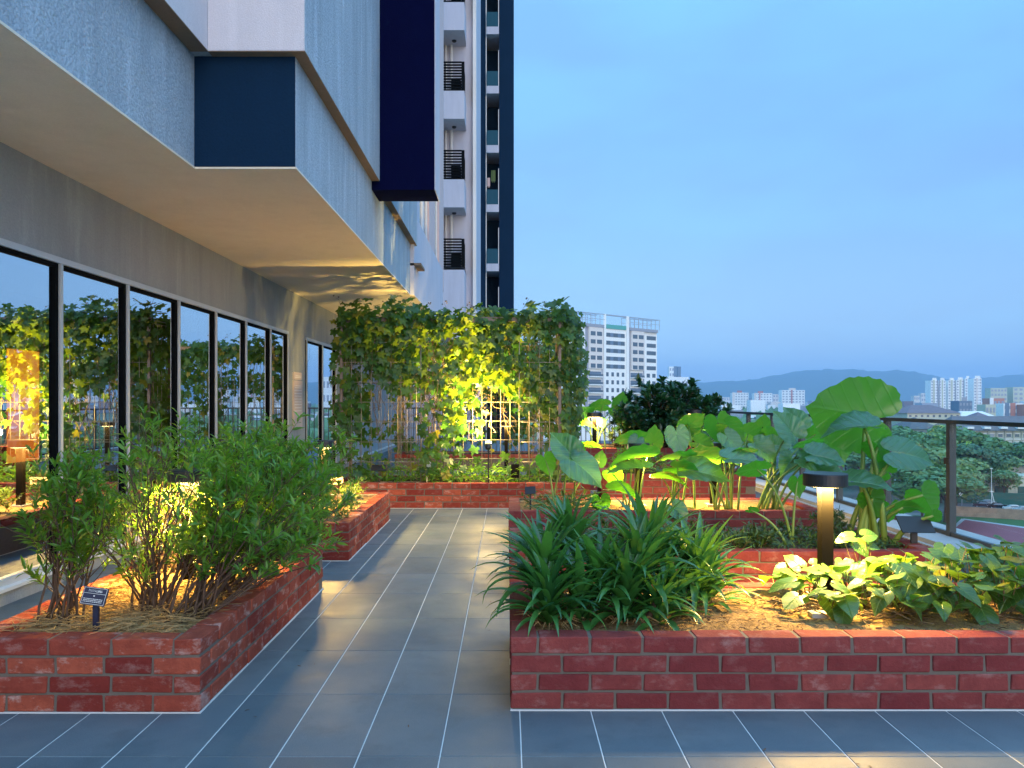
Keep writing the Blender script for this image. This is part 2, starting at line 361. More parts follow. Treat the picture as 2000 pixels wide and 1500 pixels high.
# ------------------------------------------------------------------ brick planters
def brick_me(L, D, Hh, s):
    r = random.Random(s); c = .0038; v = []
    for z in (0, 1):
        for (sx, sy) in ((0,0),(1,0),(1,1),(0,1)):
            p = Vector((sx * L, sy * D, z * Hh)) + Vector((r.uniform(-1,1), r.uniform(-1,1), r.uniform(-1,1))) * .0028
            q = Vector((1 if sx == 0 else -1, 1 if sy == 0 else -1, 1 if z == 0 else -1)) * c
            v += [p + Vector((0, q.y, q.z)), p + Vector((q.x, 0, q.z)), p + Vector((q.x, q.y, 0))]   # on the x face, the y face, the z face
    b = bmesh.new()
    for p in v: b.verts.new(p)
    bmesh.ops.convex_hull(b, input=list(b.verts)); bmesh.ops.dissolve_limit(b, angle_limit=R(4), verts=list(b.verts), edges=list(b.edges))
    b.normal_update(); me = bpy.data.meshes.new('brick'); b.to_mesh(me); b.free(); return me
CH, JT, TH = .0788, .0115, .107
BRICKS = {}
def brick_set(key):
    if key not in BRICKS:
        BRICKS[key] = [brick_me(.215, .107, CH - JT, i) for i in range(6)]
        for me in BRICKS[key]: me.materials.append(M[key])
    return BRICKS[key]
def planter(x0, x1, y0, y1, nc, mat, label, group, full=('f','l','r'), soil='soil', soil_drop=.03, mound=.02, zb=0.0):
    t = thing('brick_planter', ((x0+x1)/2, (y0+y1)/2, 0), label, 'planter', group)
    hz = nc * CH + .006 - JT + .002; e = .0055
    m = MB()
    m.box(x0+e, x1-e, y0+e, y0+TH-e, 0, hz-.005); m.box(x0+e, x1-e, y1-TH+e, y1-e, 0, hz-.005)
    m.box(x0+e, x0+TH-e, y0+TH-e, y1-TH+e, 0, hz-.005); m.box(x1-TH+e, x1-e, y0+TH-e, y1-TH+e, 0, hz-.005)
    m.build('mortar', M['mortar'], t)
    gb = MB(); gb.box(x0-.0025, x1+.0025, y0-.0025, y0+.02, -.001, .0045); gb.box(x0-.0025, x0+.02, y0+.02, y1, -.001, .0045); gb.box(x1-.02, x1+.0025, y0+.02, y1, -.001, .0045); gb.build('base_joint', M['grout'], t)
    k = .004
    for ya, yb in ((y0+TH-.001, y0+TH+k), (y1-TH-k, y1-TH+.001)):
        ln = MB(); ln.box(x0+TH, x1-TH, ya, yb, 0, hz-.012); ln.build('lining', M['concrete'], t)
    ms = brick_set(mat)
    for side in 'fblr':
        horiz = side in 'fb'; Ltot = (x1-x0) if horiz else (y1-y0)
        for c in range(nc):
            if side not in full and c < nc - 1: continue
            owner = (c % 2 == nc % 2) if horiz else (c % 2 != nc % 2)
            a, b = (0, Ltot) if owner else (TH + JT, Ltot - TH - JT)
            n = max(1, round((b - a + JT) / .2265)); bl = (b - a + JT) / n - JT
            for i in range(n):
                s = a + i * (bl + JT); z = .006 + c * CH + random.uniform(-.001, .001)
                sx = bl / .215; pr = random.uniform(-.0015, .0015)
                if side == 'f': Mx = Matrix.Translation((x0 + s, y0 + pr, z))
                elif side == 'b': Mx = Matrix.Translation((x0 + s, y1 - TH + pr, z))
                elif side == 'l': Mx = Matrix.Translation((x0 + TH + pr, y0 + s, z)) @ Matrix.Rotation(R(90), 4, 'Z')
                else: Mx = Matrix.Translation((x1 + pr, y0 + s, z)) @ Matrix.Rotation(R(90), 4, 'Z')
                link('brick', random.choice(ms), t, Mx @ Matrix.Diagonal((sx, 1, 1, 1)))
    # soil
    nx, ny = max(8, int((x1-x0) / .05)), max(8, int((y1-y0) / .05)); v = []; f = []; zs = hz - soil_drop
    for j in range(ny + 1):
        for i in range(nx + 1):
            x = x0 + TH + .004 + (x1 - x0 - 2*TH - .008) * i / nx; y = y0 + TH + .005 + (y1 - y0 - 2*TH - .01) * j / ny
            v.append((x, y, zs + mound * mnoise.noise((x*3, y*3, zs)) + .012 * mnoise.noise((x*14, y*14, 2))))
    for j in range(ny):
        for i in range(nx): a = j*(nx+1)+i; f.append((a, a+1, a+nx+2, a+nx+1))
    pw = wpos(t); link('soil', mesh_from('soil', [Vector(p) - pw for p in v], f, M[soil], True), t)
    return t, zs
G_ = 'brick planters on the terrace'
P_L1, zL1 = planter(-2.30, -1.287, 3.206, 5.35, 4, 'brick_worn', 'weathered brick planter full of leggy green shrubs beside the tall windows', G_, full='flr')
P_L2, zL2 = planter(-2.30, -1.300, 6.28, 8.50, 4, 'brick_worn', 'brick planter of small yellow lit seedlings between the shrub bed and the trellis', G_, full='fr')
P_R1, zR1 = planter(.015, 2.90, 3.232, 4.235, 4, 'brick_dark', 'dark red brick planter with strap leaved clumps and a glowing bollard light', G_, full='fl', soil_drop=.022)
P_R2, zR2 = planter(.015, 2.90, 5.09, 6.07, 4, 'brick_dark', 'brick planter of low weeds directly behind the bollard lit sandy bed', G_, full='fl', soil='soil_dark', soil_drop=.035)
P_R3, zR3 = planter(.015, 2.90, 6.99, 7.98, 4, 'brick_dark', 'third brick planter back, elephant ear stalks rising from yellow lit soil', G_, full='fl')
P_R4, zR4 = planter(1.15, 2.90, 8.93, 9.85, 6, 'brick_dark', 'taller brick planter rising behind the elephant ear stalks', G_, full='fl', soil='soil_dark')
P_R5, zR5 = planter(1.12, 2.90, 11.3, 12.6, 8, 'brick_dark', 'tallest brick planter, holding the dark round bush', G_, full='fl', soil='soil_dark')
P_T1, zT1 = planter(-2.15, 1.02, 9.40, 10.42, 4, 'brick_worn', 'long brick planter across the path end under the leafy trellis', G_, full='fr', soil='soil_dark')
P_T2, zT2 = planter(-2.15, .60, 14.6, 15.6, 4, 'brick_worn', 'brick planter under the second trellis, hidden behind the first', G_, full='', soil='soil_dark')

# ------------------------------------------------------------------ the main building on the left
bld = thing('apartment_building', (-3.3, 8, 0), 'grey and navy high rise with stepped overhang and long row of mirror windows', 'building')
XW = -3.28
m = MB()
m.box(XW-.2, XW, -4, 24, 2.36, 2.99)                                   # above the windows
m.box(XW-.2, XW, 11.42, 12.42, .112, 2.36); m.box(XW-.2, XW, 14.62, 24, .112, 2.36)
m.build('ground_wall', M['stucco_wall'], bld)
k = MB(); k.box(XW-.25, XW+.055, -4, 24, -.002, .09); k.build('plinth', M['stucco_wall'], bld)
k = MB(); k.box(XW-.25, XW+.075, -4, 24, .09, .112); k.build('sill_strip', M['white_paint'], bld)
k = MB(); k.box(XW+.005, XW+.020, -4, 24, -.0015, .004); k.build('floor_joint', M['white_paint'], bld)
def window_run(ys):
    ya, yb = ys[0], ys[-1]
    w = MB(); w.box(XW-.06, XW+.022, ya-.03, yb+.03, 2.315, 2.36); w.box(XW-.06, XW+.022, ya-.03, yb+.03, .112, .15)
    w.build('window_head', M['alu'], bld)
    for i in range(len(ys)):
        y = ys[i]
        fr = MB()
        fr.box(XW-.06, XW+.024, y, y+.028, .15, 2.315)
        fo = fr.build('window_frame', M['alu'], bld)
        gk = MB(); gk.box(XW-.06, XW+.004, y-.036, y-.0005, .15, 2.315); gk.build('gasket', M['black'], fo)
        if i < len(ys) - 1:
            y1 = ys[i+1]
            hd = MB(); hd.box(XW-.06, XW+.002, y+.029, y1-.037, 2.285, 2.314); hd.build('gasket', M['black'], fo)
            p = MB(); p.add([(XW-.02, y+.028, .15), (XW-.02, y1-.036, .15), (XW-.02, y1-.036, 2.29), (XW-.02, y+.028, 2.29)], [(0, 1, 2, 3)])
            p.build('window_pane', M['glass_window'], bld)
window_run([.585, 1.585, 2.585, 3.585, 4.585, 5.585, 6.575, 7.60, 8.57, 9.56, 10.55, 11.39])
window_run([12.45, 13.52, 14.58])
# rooms behind the glass
m = MB(); m.box(-7.4, -7.2, -4, 24, 0, 2.99); m.box(-7.2, XW-.25, -4, 24, -.3, -.01); m.box(-7.2, XW-.2, -4, 24, 2.90, 2.985)
m.box(-7.2, XW-.3, -4.2, -4, 0, 2.9); m.box(-7.2, XW-.3, 24, 24.2, 0, 2.9); m.build('interior_room', M['room'], bld)
m = MB()
for yy in (8.6, 10.1, 11.9): m.box(-4.1, -3.75, yy, yy+.45, -.01, 2.9)
m.build('interior_column', M['wood_dark'], bld)
# overhanging storeys
ZS, ZU = 2.99, 3.80
m = MB(); m.box(-6, -2.26, -5, 5.53, ZS+.012, ZU); m.box(-6, -1.53, 5.53, 12.05, ZS+.012, ZU); m.build('fascia', M['stucco_blue'], bld)
m = MB(); m.box(-7.4, -2.254, -5, 5.524, ZS-.002, ZS+.012); m.box(-7.4, -1.524, 5.524, 12.056, ZS-.002, ZS+.012); m.box(-7.4, -1.465, 12.056, 24, ZS-.002, ZS+.012)
m.build('soffit', M['soffit'], bld)
m = MB(); m.box(-2.258, -1.532, 5.521, 5.5295, ZS+.014, ZU-.002); m.build('navy_end_panel', M['navy'], bld)
m = MB(); m.box(-2.255, -2.128, -5, 5.443, ZU-.004, ZU+.002); m.box(-2.128, -1.438, 5.443, 5.56, ZU-.004, ZU+.002); m.box(-1.60, -1.442, 5.56, 12.2, ZU-.004, ZU+.002)
m.build('soffit_strip', M['underside'], bld)
m = MB(); m.box(-6, -2.13, -5, 5.44, ZU+.002, 24); m.build('upper_wall', M['stucco_white'], bld)
m = MB(); m.box(-6, -1.44, 5.446, 12.2, ZU+.002, 24); m.build('upper_side_wall', M['stucco_blue'], bld)
m = MB(); m.box(-2.128, -1.443, 5.438, 5.4455, ZU+.002, 24); m.build('upper_end_wall', M['stucco_white'], bld)
m = MB(); m.box(-3, -.822, 8.63, 9.13, 3.70, 26); m.build('navy_fin', M['navy_deep'], bld)
m = MB(); m.box(-.8215, -.812, 8.634, 9.18, 3.70, 26); m.build('fin_side', M['stucco_lilac'], bld)
m = MB(); m.box(-6, -1.47, 12.06, 17.4, ZS+.014, 4.30); m.build('lower_wall', M['stucco_lilac'], bld)
m = MB(); m.box(-6, -1.75, 12.21, 15.1, 4.30, 24); m.box(-6, -1.85, 15.1, 20.9, 4.30, 24); m.build('recessed_wall', M['stucco_lilac'], bld)
m = MB(); m.box(-1.75, -1.36, 12.06, 12.6, 3.46, 3.50); m.build('ledge', M['underside'], bld)
for (ya, yb) in ((15.2, 16.0), (16.1, 16.9), (18.5, 19.3)):
    w = MB(); w.box(-1.86, -1.80, ya, yb, 4.35, 14); fo = w.build('tall_window', M['glass_far'], bld)
    g = MB(); g.box(-1.80, -1.77, ya, ya+.06, 4.35, 14); g.box(-1.80, -1.77, yb-.06, yb, 4.35, 14); g.build('window_frame', M['white_paint'], fo)
for (ya, yb) in ((17.0, 18.3), (19.5, 20.88)):
    w = MB(); w.box(-1.86, -1.74, ya, yb, 4.31, 24); w.build('pilaster', M['pink'], bld)

# wall plate between the two window runs
wp = thing('wall_plate', (XW+.01, 11.93, 1.3), 'tall pale peach information plate on the cement wall between window runs', 'sign')
b = MB(); b.box(XW, XW+.018, 11.68, 12.18, .88, 1.64); b.build('plate', M['sign_plate'], wp)
b = MB(); b.box(XW, XW+.016, 11.70, 12.16, 1.655, 1.77); b.build('heading_plate', M['sign_plate'], wp)
b = MB()
for i, (z, l) in enumerate([(1.715, .28), (1.69, .34), (1.56, .3), (1.53, .34), (1.49, .4), (1.44, .4), (1.40, .36), (1.355, .4), (1.31, .38), (1.27, .4), (1.22, .34), (1.17, .38)]):
    b.box(XW+.016, XW+.020, 11.93 - l/2, 11.93 + l/2, z-.006, z+.006)
b.build('print_line', M['plate_print'], wp, kind='stuff')

# things in the room behind the first panes
ap = thing('lit_panel', (-4.62, 7.26, .72), 'glowing amber wall panel seen through the first window', 'panel')
b = MB(); b.box(-4.66, -4.60, 7.01, 7.52, .74, 1.80); b.build('screen', M['amber'], ap)
b = MB(); b.box(-4.67, -4.585, 6.97, 7.008, 0, 1.86); b.box(-4.67, -4.585, 7.522, 7.56, 0, 1.86); b.box(-4.67, -4.585, 7.008, 7.522, 1.801, 1.86); b.box(-4.67, -4.585, 7.008, 7.522, .0, .739); b.build('frame', M['wood_dark'], ap)
bt = thing('bench', (-4.2, 6.6, 0), 'warm wooden bench inside the first window', 'bench')
b = MB(); b.box(-4.45, -3.95, 5.2, 7.4, .40, .46); b.build('seat', M['wood'], bt)
for yy in (5.3, 7.2):
    b = MB(); b.box(-4.42, -3.98, yy, yy+.08, -.01, .40); b.build('leg', M['wood_dark'], bt)
po = thing('pouf', (-3.9, 5.6, 0), 'royal blue rounded pouf on the floor inside the first window', 'pouf')
b = MB(); b.lathe((-3.86, 6.05, 0), [(.22, -.01), (.29, .03), (.32, .12), (.32, .24), (.28, .32), (.16, .36), (.02, .365)], 20); b.build('cushion', M['blue_cloth'], po, True)
b = MB(); b.lathe((-3.86, 6.05, .366), [(.03, -.004), (.028, .004), (.008, .008)], 10); b.build('button', M['white_paint'], po, True)

# ------------------------------------------------------------------ tower with small balconies
tw = thing('balcony_tower', (-2, 27, 0), 'pale tower with a column of small dark railed balconies', 'building')
b = MB(); b.box(-8, -1.15, 27.2, 33, -8, 46); b.build('wall', M['stucco_lilac'], tw)
b = MB(); b.box(-1.22, -1.10, 27.0, 27.2, -8, 46); b.build('corner_trim', M['white_paint'], tw)
b = MB(); b.box(-8, -2.26, 26.2, 27.2, -8, 46); b.build('side_wall', M['stucco_lilac'], tw)
b = MB(); b.box(-2.26, -1.46, 26.0, 27.2, -8, 5.87); b.build('lower_wall', M['stucco_lilac'], tw)
b = MB(); b.tube([(-1.98, 27.12, -8), (-1.98, 27.12, 46)], .05, 8); b.tube([(-2.18, 27.12, -8), (-2.18, 27.12, 46)], .035, 8); b.build('drain_pipe', M['white_paint'], tw, True)
for kf in range(0, 8):
    z = 5.87 + 3.01 * kf
    p = MB()
    if kf: p.box(-2.26, -1.46, 26.0, 26.14, z-.95, z); p.box(-1.60, -1.46, 26.14, 27.2, z-.95, z); p.box(-2.26, -1.60, 26.14, 27.2, z-.95, z-.72)
    else: p.box(-2.26, -1.46, 26.0, 27.2, z-.06, z+.002)
    bo = p.build('balcony', M['stucco_lilac'], tw)
    r = MB(); r.box(-2.26, -2.20, 26.02, 26.08, z, z+1.0); r.box(-1.56, -1.46, 26.02, 26.10, z, z+1.0); r.box(-2.14, -2.10, 26.03, 26.07, z, z+1.0)
    for q in range(11): r.box(-2.20, -1.56, 26.03, 26.06, z + .01 + .095*q, z + .062 + .095*q)
    for q in range(11): r.box(-1.53, -1.50, 26.10, 27.2, z + .01 + .095*q, z + .062 + .095*q)
    r.build('railing', M['black'], bo)
    a = MB(); a.box(-1.95, -1.62, 26.5, 26.9, z, z+.62); a.build('air_conditioner', M['black'], bo)
    l = MB(); l.lathe((-1.86, 26.75, z+2.0), [(.05, -.0), (.08, .03), (.08, .06)], 10); l.build('ceiling_lamp', M['dark_metal'], bo)

# ------------------------------------------------------------------ navy tower
nt = thing('navy_tower', (-1, 39, 0), 'tall navy tower with a narrow slot of glass fronted balconies', 'building')
b = MB(); b.box(-8, -1.06, 39, 52, -24.98, 62); b.box(-.42, .33, 39, 52, -24.98, 62); b.box(-1.06, -.42, 40.6, 52, -24.98, 62); b.build('wall', M['navy'], nt)
b = MB(); b.box(-1.10, -1.06, 38.97, 39.0, -24.98, 62); b.build('white_edge', M['white_paint'], nt)
for kf in range(-3, 9):
    z = 10.95 + 3.0 * kf
    p = MB(); p.box(-1.055, -.43, 38.75, 40.6, z, z+.38); bo = p.build('balcony', M['stucco_lilac'], nt)
    g = MB(); g.box(-1.04, -.46, 38.78, 38.80, z+.38, z+1.14); g.build('glass_guard', M['glass_teal'], bo)
    s = MB(); s.box(-.46, -.43, 38.76, 38.80, z+.38, z+2.2); s.build('side_post', M['white_paint'], bo)
for (x, z, wd, hh, mm, lb) in ((-.72, 12.55, .22, .55, 'herb', 'green cloth hung out to dry on the navy tower balcony'), (-.95, 12.3, .14, .42, 'pink', 'pink cloth beside the green one on the navy tower balcony')):
    c = MB()
    for q in range(5): c.box(x + wd*(q/5-.5), x + wd*((q+1)/5-.5), 38.9 + .02*(q % 2), 38.93 + .02*(q % 2), z - .06*(q % 2), z + hh)
    tag(c.build('hanging_cloth', M[mm]), lb, 'cloth')

# ------------------------------------------------------------------ glass railing along the terrace edge
ra = thing('glass_railing', (4, 9, .1), 'glass railing with grey posts and top rail along the terrace kerb', 'railing')
ZR = 1.145
b = MB(); b.box(3.965, 4.035, 2.0, 24.0, ZR-.035, ZR); b.build('top_rail', M['rail_metal'], ra)
b = MB(); b.box(3.98, 4.02, 2.0, 24.0, .10, .135); b.build('bottom_rail', M['rail_metal'], ra)
ys = [6.90 + 1.16 * k for k in range(-4, 15)]
for i, y in enumerate(ys):
    b = MB(); b.box(3.97, 4.03, y-.028, y+.028, .098, ZR-.035); po_ = b.build('post', M['rail_metal'], ra)
    b = MB(); b.box(3.955, 3.969, y-.040, y+.040, ZR-.40, ZR-.34); b.build('clamp', M['dark_metal'], po_)
    if i < len(ys) - 1:
        g = MB(); g.box(3.994, 4.004, y+.032, ys[i+1]-.032, .14, ZR-.04); g.build('glass_panel', M['glass_rail'], ra)
rb = thing('bar_railing', (0, 24, .1), 'dark upright bar railing closing the far end of the terrace', 'railing')
b = MB(); b.box(-3.2, 4.0, 24.0, 24.05, 1.10, 1.145); b.build('top_rail', M['rail_metal'], rb)
for i in range(48):
    b = MB(); x = -3.1 + .15 * i; b.box(x, x+.025, 24.01, 24.035, 0, 1.10); b.build('bar', M['rail_metal'], rb)
# ------------------------------------------------------------------ bollard lights
def bollard(x, y, z, hgt, watts, label, mat='dark_metal'):
    t = thing('bollard_light', (x, y, z), label, 'lamp', 'bollard lights in the planters')
    b = MB(); b.box(x-.075, x+.075, y-.075, y+.075, z-.02, z+.012); b.build('base_plate', M['ledge'], t)
    b = MB(); b.box(x-.030, x+.030, y-.030, y+.030, z+.012, z+hgt-.066); b.build('pole', M['bronze'], t)
    zt = z + hgt
    b = MB(); b.lathe((x, y, zt), [(.088, -.062), (.107, -.066), (.110, -.062), (.110, -.004), (.107, 0)], 40); b.build('head', M[mat], t)
    b = MB(); b.lathe((x, y, zt-.0625), [(.056, -.0065), (.086, -.0065), (.086, 0), (.056, 0)], 32); b.build('diffuser', M['lamp_glow'], t)
    li = bpy.data.lights.new('lamp', 'AREA'); li.shape = 'DISK'; li.size = .168; li.energy = watts * 3.6; li.color = (1.0, .62, .16)
    lo = bpy.data.objects.new('lamp', li); COL.objects.link(lo); lo.parent = t; lo.location = (0, 0, hgt - .0755)
    return t
bollard(1.653, 3.98, zR1, .645, 22, 'black disc headed bollard light on the sandy soil beside heart leaved creepers')
bollard(-1.79, 4.30, zL1, .645, 30, 'bollard light hidden inside the leggy shrubs, glowing yellow between leaves')
bollard(-1.80, 7.55, zL2, .645, 19, 'bollard light beside the tan sign in the seedling planter')
bollard(1.29, 7.55, zR3, .62, 17, 'bollard light hidden among pale elephant ear leaves over yellow soil')
bollard(2.05, 7.62, zR3, .62, 9, 'bollard light behind the bundle of yellow lit stalks')
bollard(2.92-.13, 11.45, zR5, .60, 9, 'bollard light whose head shows right below the dark round bush')
bollard(1.32, 11.6, zR5, .55, 18, 'bollard light lighting yellow leaves just right of the trellis')
bollard(-.02, 12.6, 0, .98, 5, 'bollard light seen through the gap in the middle of the trellis')

# ------------------------------------------------------------------ signs on stakes
def stake_sign(x, y, z, w, h, hgt, yaw, roll, label, face='sign_face', stake='sign_face', lines=True, back=False, tilt=20, sw=.018):
    t = thing('plant_sign', (x, y, z), label, 'sign', 'plant name signs')
    b = MB(); b.box(x-sw, x+sw, y-.008, y+.008, z-.05, z+hgt); b.build('stake', M[stake], t)
    Rt = Matrix.Rotation(yaw, 4, 'Z') @ Matrix.Rotation(R(-tilt), 4, 'X') @ Matrix.Rotation(roll, 4, 'Y')
    c = Vector((x, y, z + hgt + h * .35)); off = -.018
    def pt(u, v, d): return c + (Rt @ Vector((u, off - d, v)))
    def slab(mb, u0, u1, v0, v1, d0, d1):
        vs = [pt(u, v, d) for d in (d0, d1) for u, v in ((u0,v0),(u1,v0),(u1,v1),(u0,v1))]
        mb.add(vs, [(0,1,2,3),(7,6,5,4),(0,4,5,1),(1,5,6,2),(2,6,7,3),(3,7,4,0)])
    b = MB(); slab(b, -w/2, w/2, -h/2, h/2, -.004, .004); b.build('board', M[face], t)
    if lines:
        b = MB(); e = w * .035
        for v in (h*.44, h*.14, -h*.44): slab(b, -w*.46, w*.46, v-e*.22, v+e*.22, .0042, .0052)
        for u in (-w*.46, w*.46): slab(b, u-e*.2, u+e*.2, -h*.44, h*.44, .0042, .0054)
        b.build('border_line', M['sign_line'], t)
        b = MB(); r = random.Random(5)
        u = -w*.27
        while u < w*.27:                                     # name: a row of small letter strokes
            lw = w * .035; slab(b, u, u + lw*.3, h*.22, h*.36, .0042, .0050)
            if r.random() < .7: slab(b, u + lw*.3, u + lw, h*.22 + h*.14*r.choice((0, .42, .8)), h*.22 + h*.14*r.choice((.2, .62, 1)), .0042, .0050)
            u += w * .052
        slab(b, -w*.03, w*.03, -h*.02, h*.05, .0042, .0050)
        for v in (-h*.16, -h*.24, -h*.32):
            u = -w*.40
            while u < w*.38: l = w * r.uniform(.03, .09); slab(b, u, min(u + l, w*.40), v - h*.018, v + h*.018, .0042, .0050); u += l + w*.02
        b.build('lettering', M['sign_line'], t, kind='stuff')
    if back:
        b = MB(); slab(b, -w*.36, w*.36, -h*.10, h*.10, .0042, .012); b.build('batten', M['wood_dark'], t)
    return t
s1 = px(183, 1238, 3.36)
stake_sign(s1.x, 3.38, zL1, .105, .078, .135, R(6), R(9), 'small navy sign with white border and print at the front of the shrub bed', sw=.0115)
s2 = px(655, 945, 7.9); stake_sign(s2.x, 7.9, zL2, .175, .075, .19, R(-4), R(-1), 'back of a small tan sign on a brown stake by seedlings', face='tan_board', stake='wood_dark', lines=False, back=True, tilt=-8, sw=.010)
s3 = px(741, 930, 9.62); stake_sign(s3.x, 9.62, zT1, .19, .085, .16, 0, 0, 'low dark board on a stake at the left foot of the trellis', face='dark_metal', stake='dark_metal', lines=False, tilt=35, sw=.012)
s4 = px(1006, 925, 9.60); stake_sign(s4.x, 9.60, zT1, .10, .17, .10, 0, 0, 'small upright brown card at the right foot of the trellis', face='bronze', stake='bronze', lines=False, tilt=5, sw=.010)
s5 = px(1036, 975, 7.2); stake_sign(s5.x, 7.2, zR3, .10, .075, .16, R(-8), R(-6), 'tiny dark sign tilted beside the foremost elephant ear stalk', face='dark_metal', stake='dark_metal', lines=False, tilt=30, sw=.008)
s6 = px(1785, 1060, 5.4); stake_sign(s6.x, 5.4, zR2-.04, .26, .13, .15, R(12), R(3), 'black board on a thick stake near the railing behind the creepers', face='dark_metal', stake='dark_metal', lines=False, tilt=38, sw=.022)
s7 = px(834, 920, 9.75); stake_sign(s7.x, 9.75, zT1, .10, .16, .15, R(5), 0, 'blank white card standing among the low leaves under the trellis', face='white_paint', stake='white_paint', lines=False, tilt=0, sw=.008)

# ------------------------------------------------------------------ leaf shapes
def polar_leaf(outline, rings=(0, .3, .62, .86, 1.0), n=40, fold=.18, droop=.25, ripple=.03, nrip=9, seed=0, cup=0.0, quilt=0.0):
    """a leaf sheet round its stalk point at the origin, tip towards +y, top towards +z; outline(theta) gives the edge"""
    r0 = random.Random(seed); ph = r0.uniform(0, 6); v = [(0, 0, 0)]; uv = [(.5, .35)]; f = []
    jit = [r0.uniform(-.035, .035) for _ in range(n)]
    for ri in rings[1:]:
        for k in range(n):
            th = 2 * math.pi * k / n; rr = outline(th) * (1 + jit[k] * (ri == 1.0)) * ri
            x, y = rr * math.sin(th), rr * math.cos(th)
            z = fold * abs(x) - droop * (max(y, 0) ** 2) * .8 - droop * .6 * x * x - .35 * droop * (min(y, 0) ** 2) + ripple * math.sin(nrip * th + ph) * ri ** 2 * rr + cup * (x*x + y*y)
            if quilt: z -= quilt * math.cos(2 * math.pi * 8 * ((.35 + y*.6) - .85 * abs(x) * .62) + math.pi) * min(1, 3 * abs(x)) * min(1, 2.2 * (1.06 - ri))
            v.append((x, y, z)); uv.append((.5 + x * .62, .35 + y * .6))
    for k in range(n): f.append((0, 1 + (k+1) % n, 1 + k))
    for i in range(len(rings) - 2):
        a, b = 1 + i * n, 1 + (i+1) * n
        for k in range(n): f.append((a + k, a + (k+1) % n, b + (k+1) % n, b + k))
    return v, f, uv
def taro_out(th):
    a = abs((th + math.pi) % (2 * math.pi) - math.pi) / math.pi         # 0 at the tip, 1 at the notch
    pts = [(0, .86), (.035, .77), (.09, .68), (.18, .59), (.3, .52), (.45, .475), (.6, .465), (.74, .48), (.84, .46), (.91, .37), (.96, .22), (1, .11)]
    for (p, q), (p2, q2) in zip(pts, pts[1:]):
        if a <= p2: return q + (q2 - q) * (a - p) / (p2 - p)
    return .13
def heart_out(th):
    a = abs((th + math.pi) % (2 * math.pi) - math.pi) / math.pi
    pts = [(0, .92), (.04, .82), (.10, .72), (.22, .58), (.4, .48), (.6, .44), (.8, .40), (.92, .30), (1, .06)]
    for (p, q), (p2, q2) in zip(pts, pts[1:]):
        if a <= p2: return q + (q2 - q) * (a - p) / (p2 - p)
    return .06
def ivy_out(th):
    a = abs((th + math.pi) % (2 * math.pi) - math.pi) / math.pi
    pts = [(0, .80), (.10, .50), (.17, .40), (.27, .60), (.34, .66), (.42, .44), (.50, .38), (.60, .50), (.68, .54), (.80, .34), (.93, .22), (1, .05)]
    for (p, q), (p2, q2) in zip(pts, pts[1:]):
        if a <= p2: return q + (q2 - q) * (a - p) / (p2 - p)
    return .05
TARO = []
for i, (fo, dr, cu) in enumerate([(.16, .42, 0), (.34, .30, 0), (.55, .55, 0), (.10, .16, .16)]):
    v, f, uv = polar_leaf(taro_out, rings=(0, .12, .26, .42, .58, .74, .88, 1.0), n=56, fold=fo, droop=dr, ripple=.035, nrip=9 + i, seed=i, cup=cu, quilt=.011); TARO.append(mesh_from('leaf', v, f, M['taro'], True, uv))
POT = []
for i, (fo, dr) in enumerate([(.12, .35), (.30, .25), (.02, .15), (.38, .5), (.18, .6)]):
    v, f, uv = polar_leaf(heart_out, rings=(0, .5, 1.0), n=18, fold=fo, droop=dr, ripple=.05, nrip=4, seed=20+i); POT.append(mesh_from('leaf', v, f, M['potato'], True, uv))
IVY = []
for i, (fo, dr) in enumerate([(.10, .3), (.25, .5), (-.05, .2)]):
    v, f, uv = polar_leaf(ivy_out, rings=(0, 1.0), n=24, fold=fo, droop=dr, ripple=.05, nrip=3, seed=40+i); IVY.append((v, f))
IVYME = [mesh_from('leaf', v, f, M['vine']) for v, f in IVY]

# ------------------------------------------------------------------ elephant ears
def bez(a, b, c, n=9): return [a*(1-t)**2 + b*2*t*(1-t) + c*t*t for t in (i/(n-1) for i in range(n))]
def ear_leaf(root, base, px_, py_, Y, w, tip, k, face, kind, lean=0, stalk_r=.012, roll=0.0):
    """one leaf and its stalk: centre seen at (px_,py_), w photo pixels long, tip angle in the picture plane, k = how far the blade lies flat (deg), face 1 upper side to the path, -1 underside"""
    c = px(px_, py_, Y); L = w * Y / F
    n = Vector((roll, -face * math.cos(R(k)), math.sin(R(k)))).normalized()
    d = Vector((math.cos(R(tip)), 0, math.sin(R(tip)))); d = (d - n * d.dot(n)).normalized()
    s = L / 1.22 * (.90 if w < 150 else 1.0); org = c - d * (.21 * s)
    link('leaf', TARO[kind], root, mat_frame(org, d, n, s))
    b0 = Vector(base) + Vector((random.uniform(-.13, .13), random.uniform(-.10, .10), 0)); b0.z = base[2] - .02
    mid = Vector((b0.x * .75 + org.x * .25 + lean, b0.y * .75 + org.y * .25, b0.z + (org.z - b0.z) * .72))
    m = MB(); pts = bez(b0, mid, org - n * .002)
    m.tube(pts, [stalk_r * .68 * (1.35 - .75 * i / 8) for i in range(9)], 7, mi=0); m.build('stalk', M['stalk'], root, True)
def ear_plant(x, y, z, label, leaves, r=.012):
    t = thing('elephant_ear', (x, y, z), label, 'plant', 'elephant ear plants')
    for lf in leaves: ear_leaf(t, (x, y, z), *lf, stalk_r=r)
    return t
ear_plant(.56, 7.4, zR3, 'elephant ear at the bed corner with a big pale blue front leaf', [
    (1140, 915, 7.25, 100, -50, 38, 1, 0), (1102, 872, 7.4, 84, 128, 20, 1, 1), (1120, 880, 7.5, 74, -40, 30, -1, 0), (1175, 985, 7.2, 56, -80, 30, -1, 3), (1068, 905, 7.5, 56, -70, 25, -1, 0), (1212, 958, 7.15, 74, -20, 62, -1, 2), (1172, 897, 7.7, 40, 80, 15, -1, 3)])
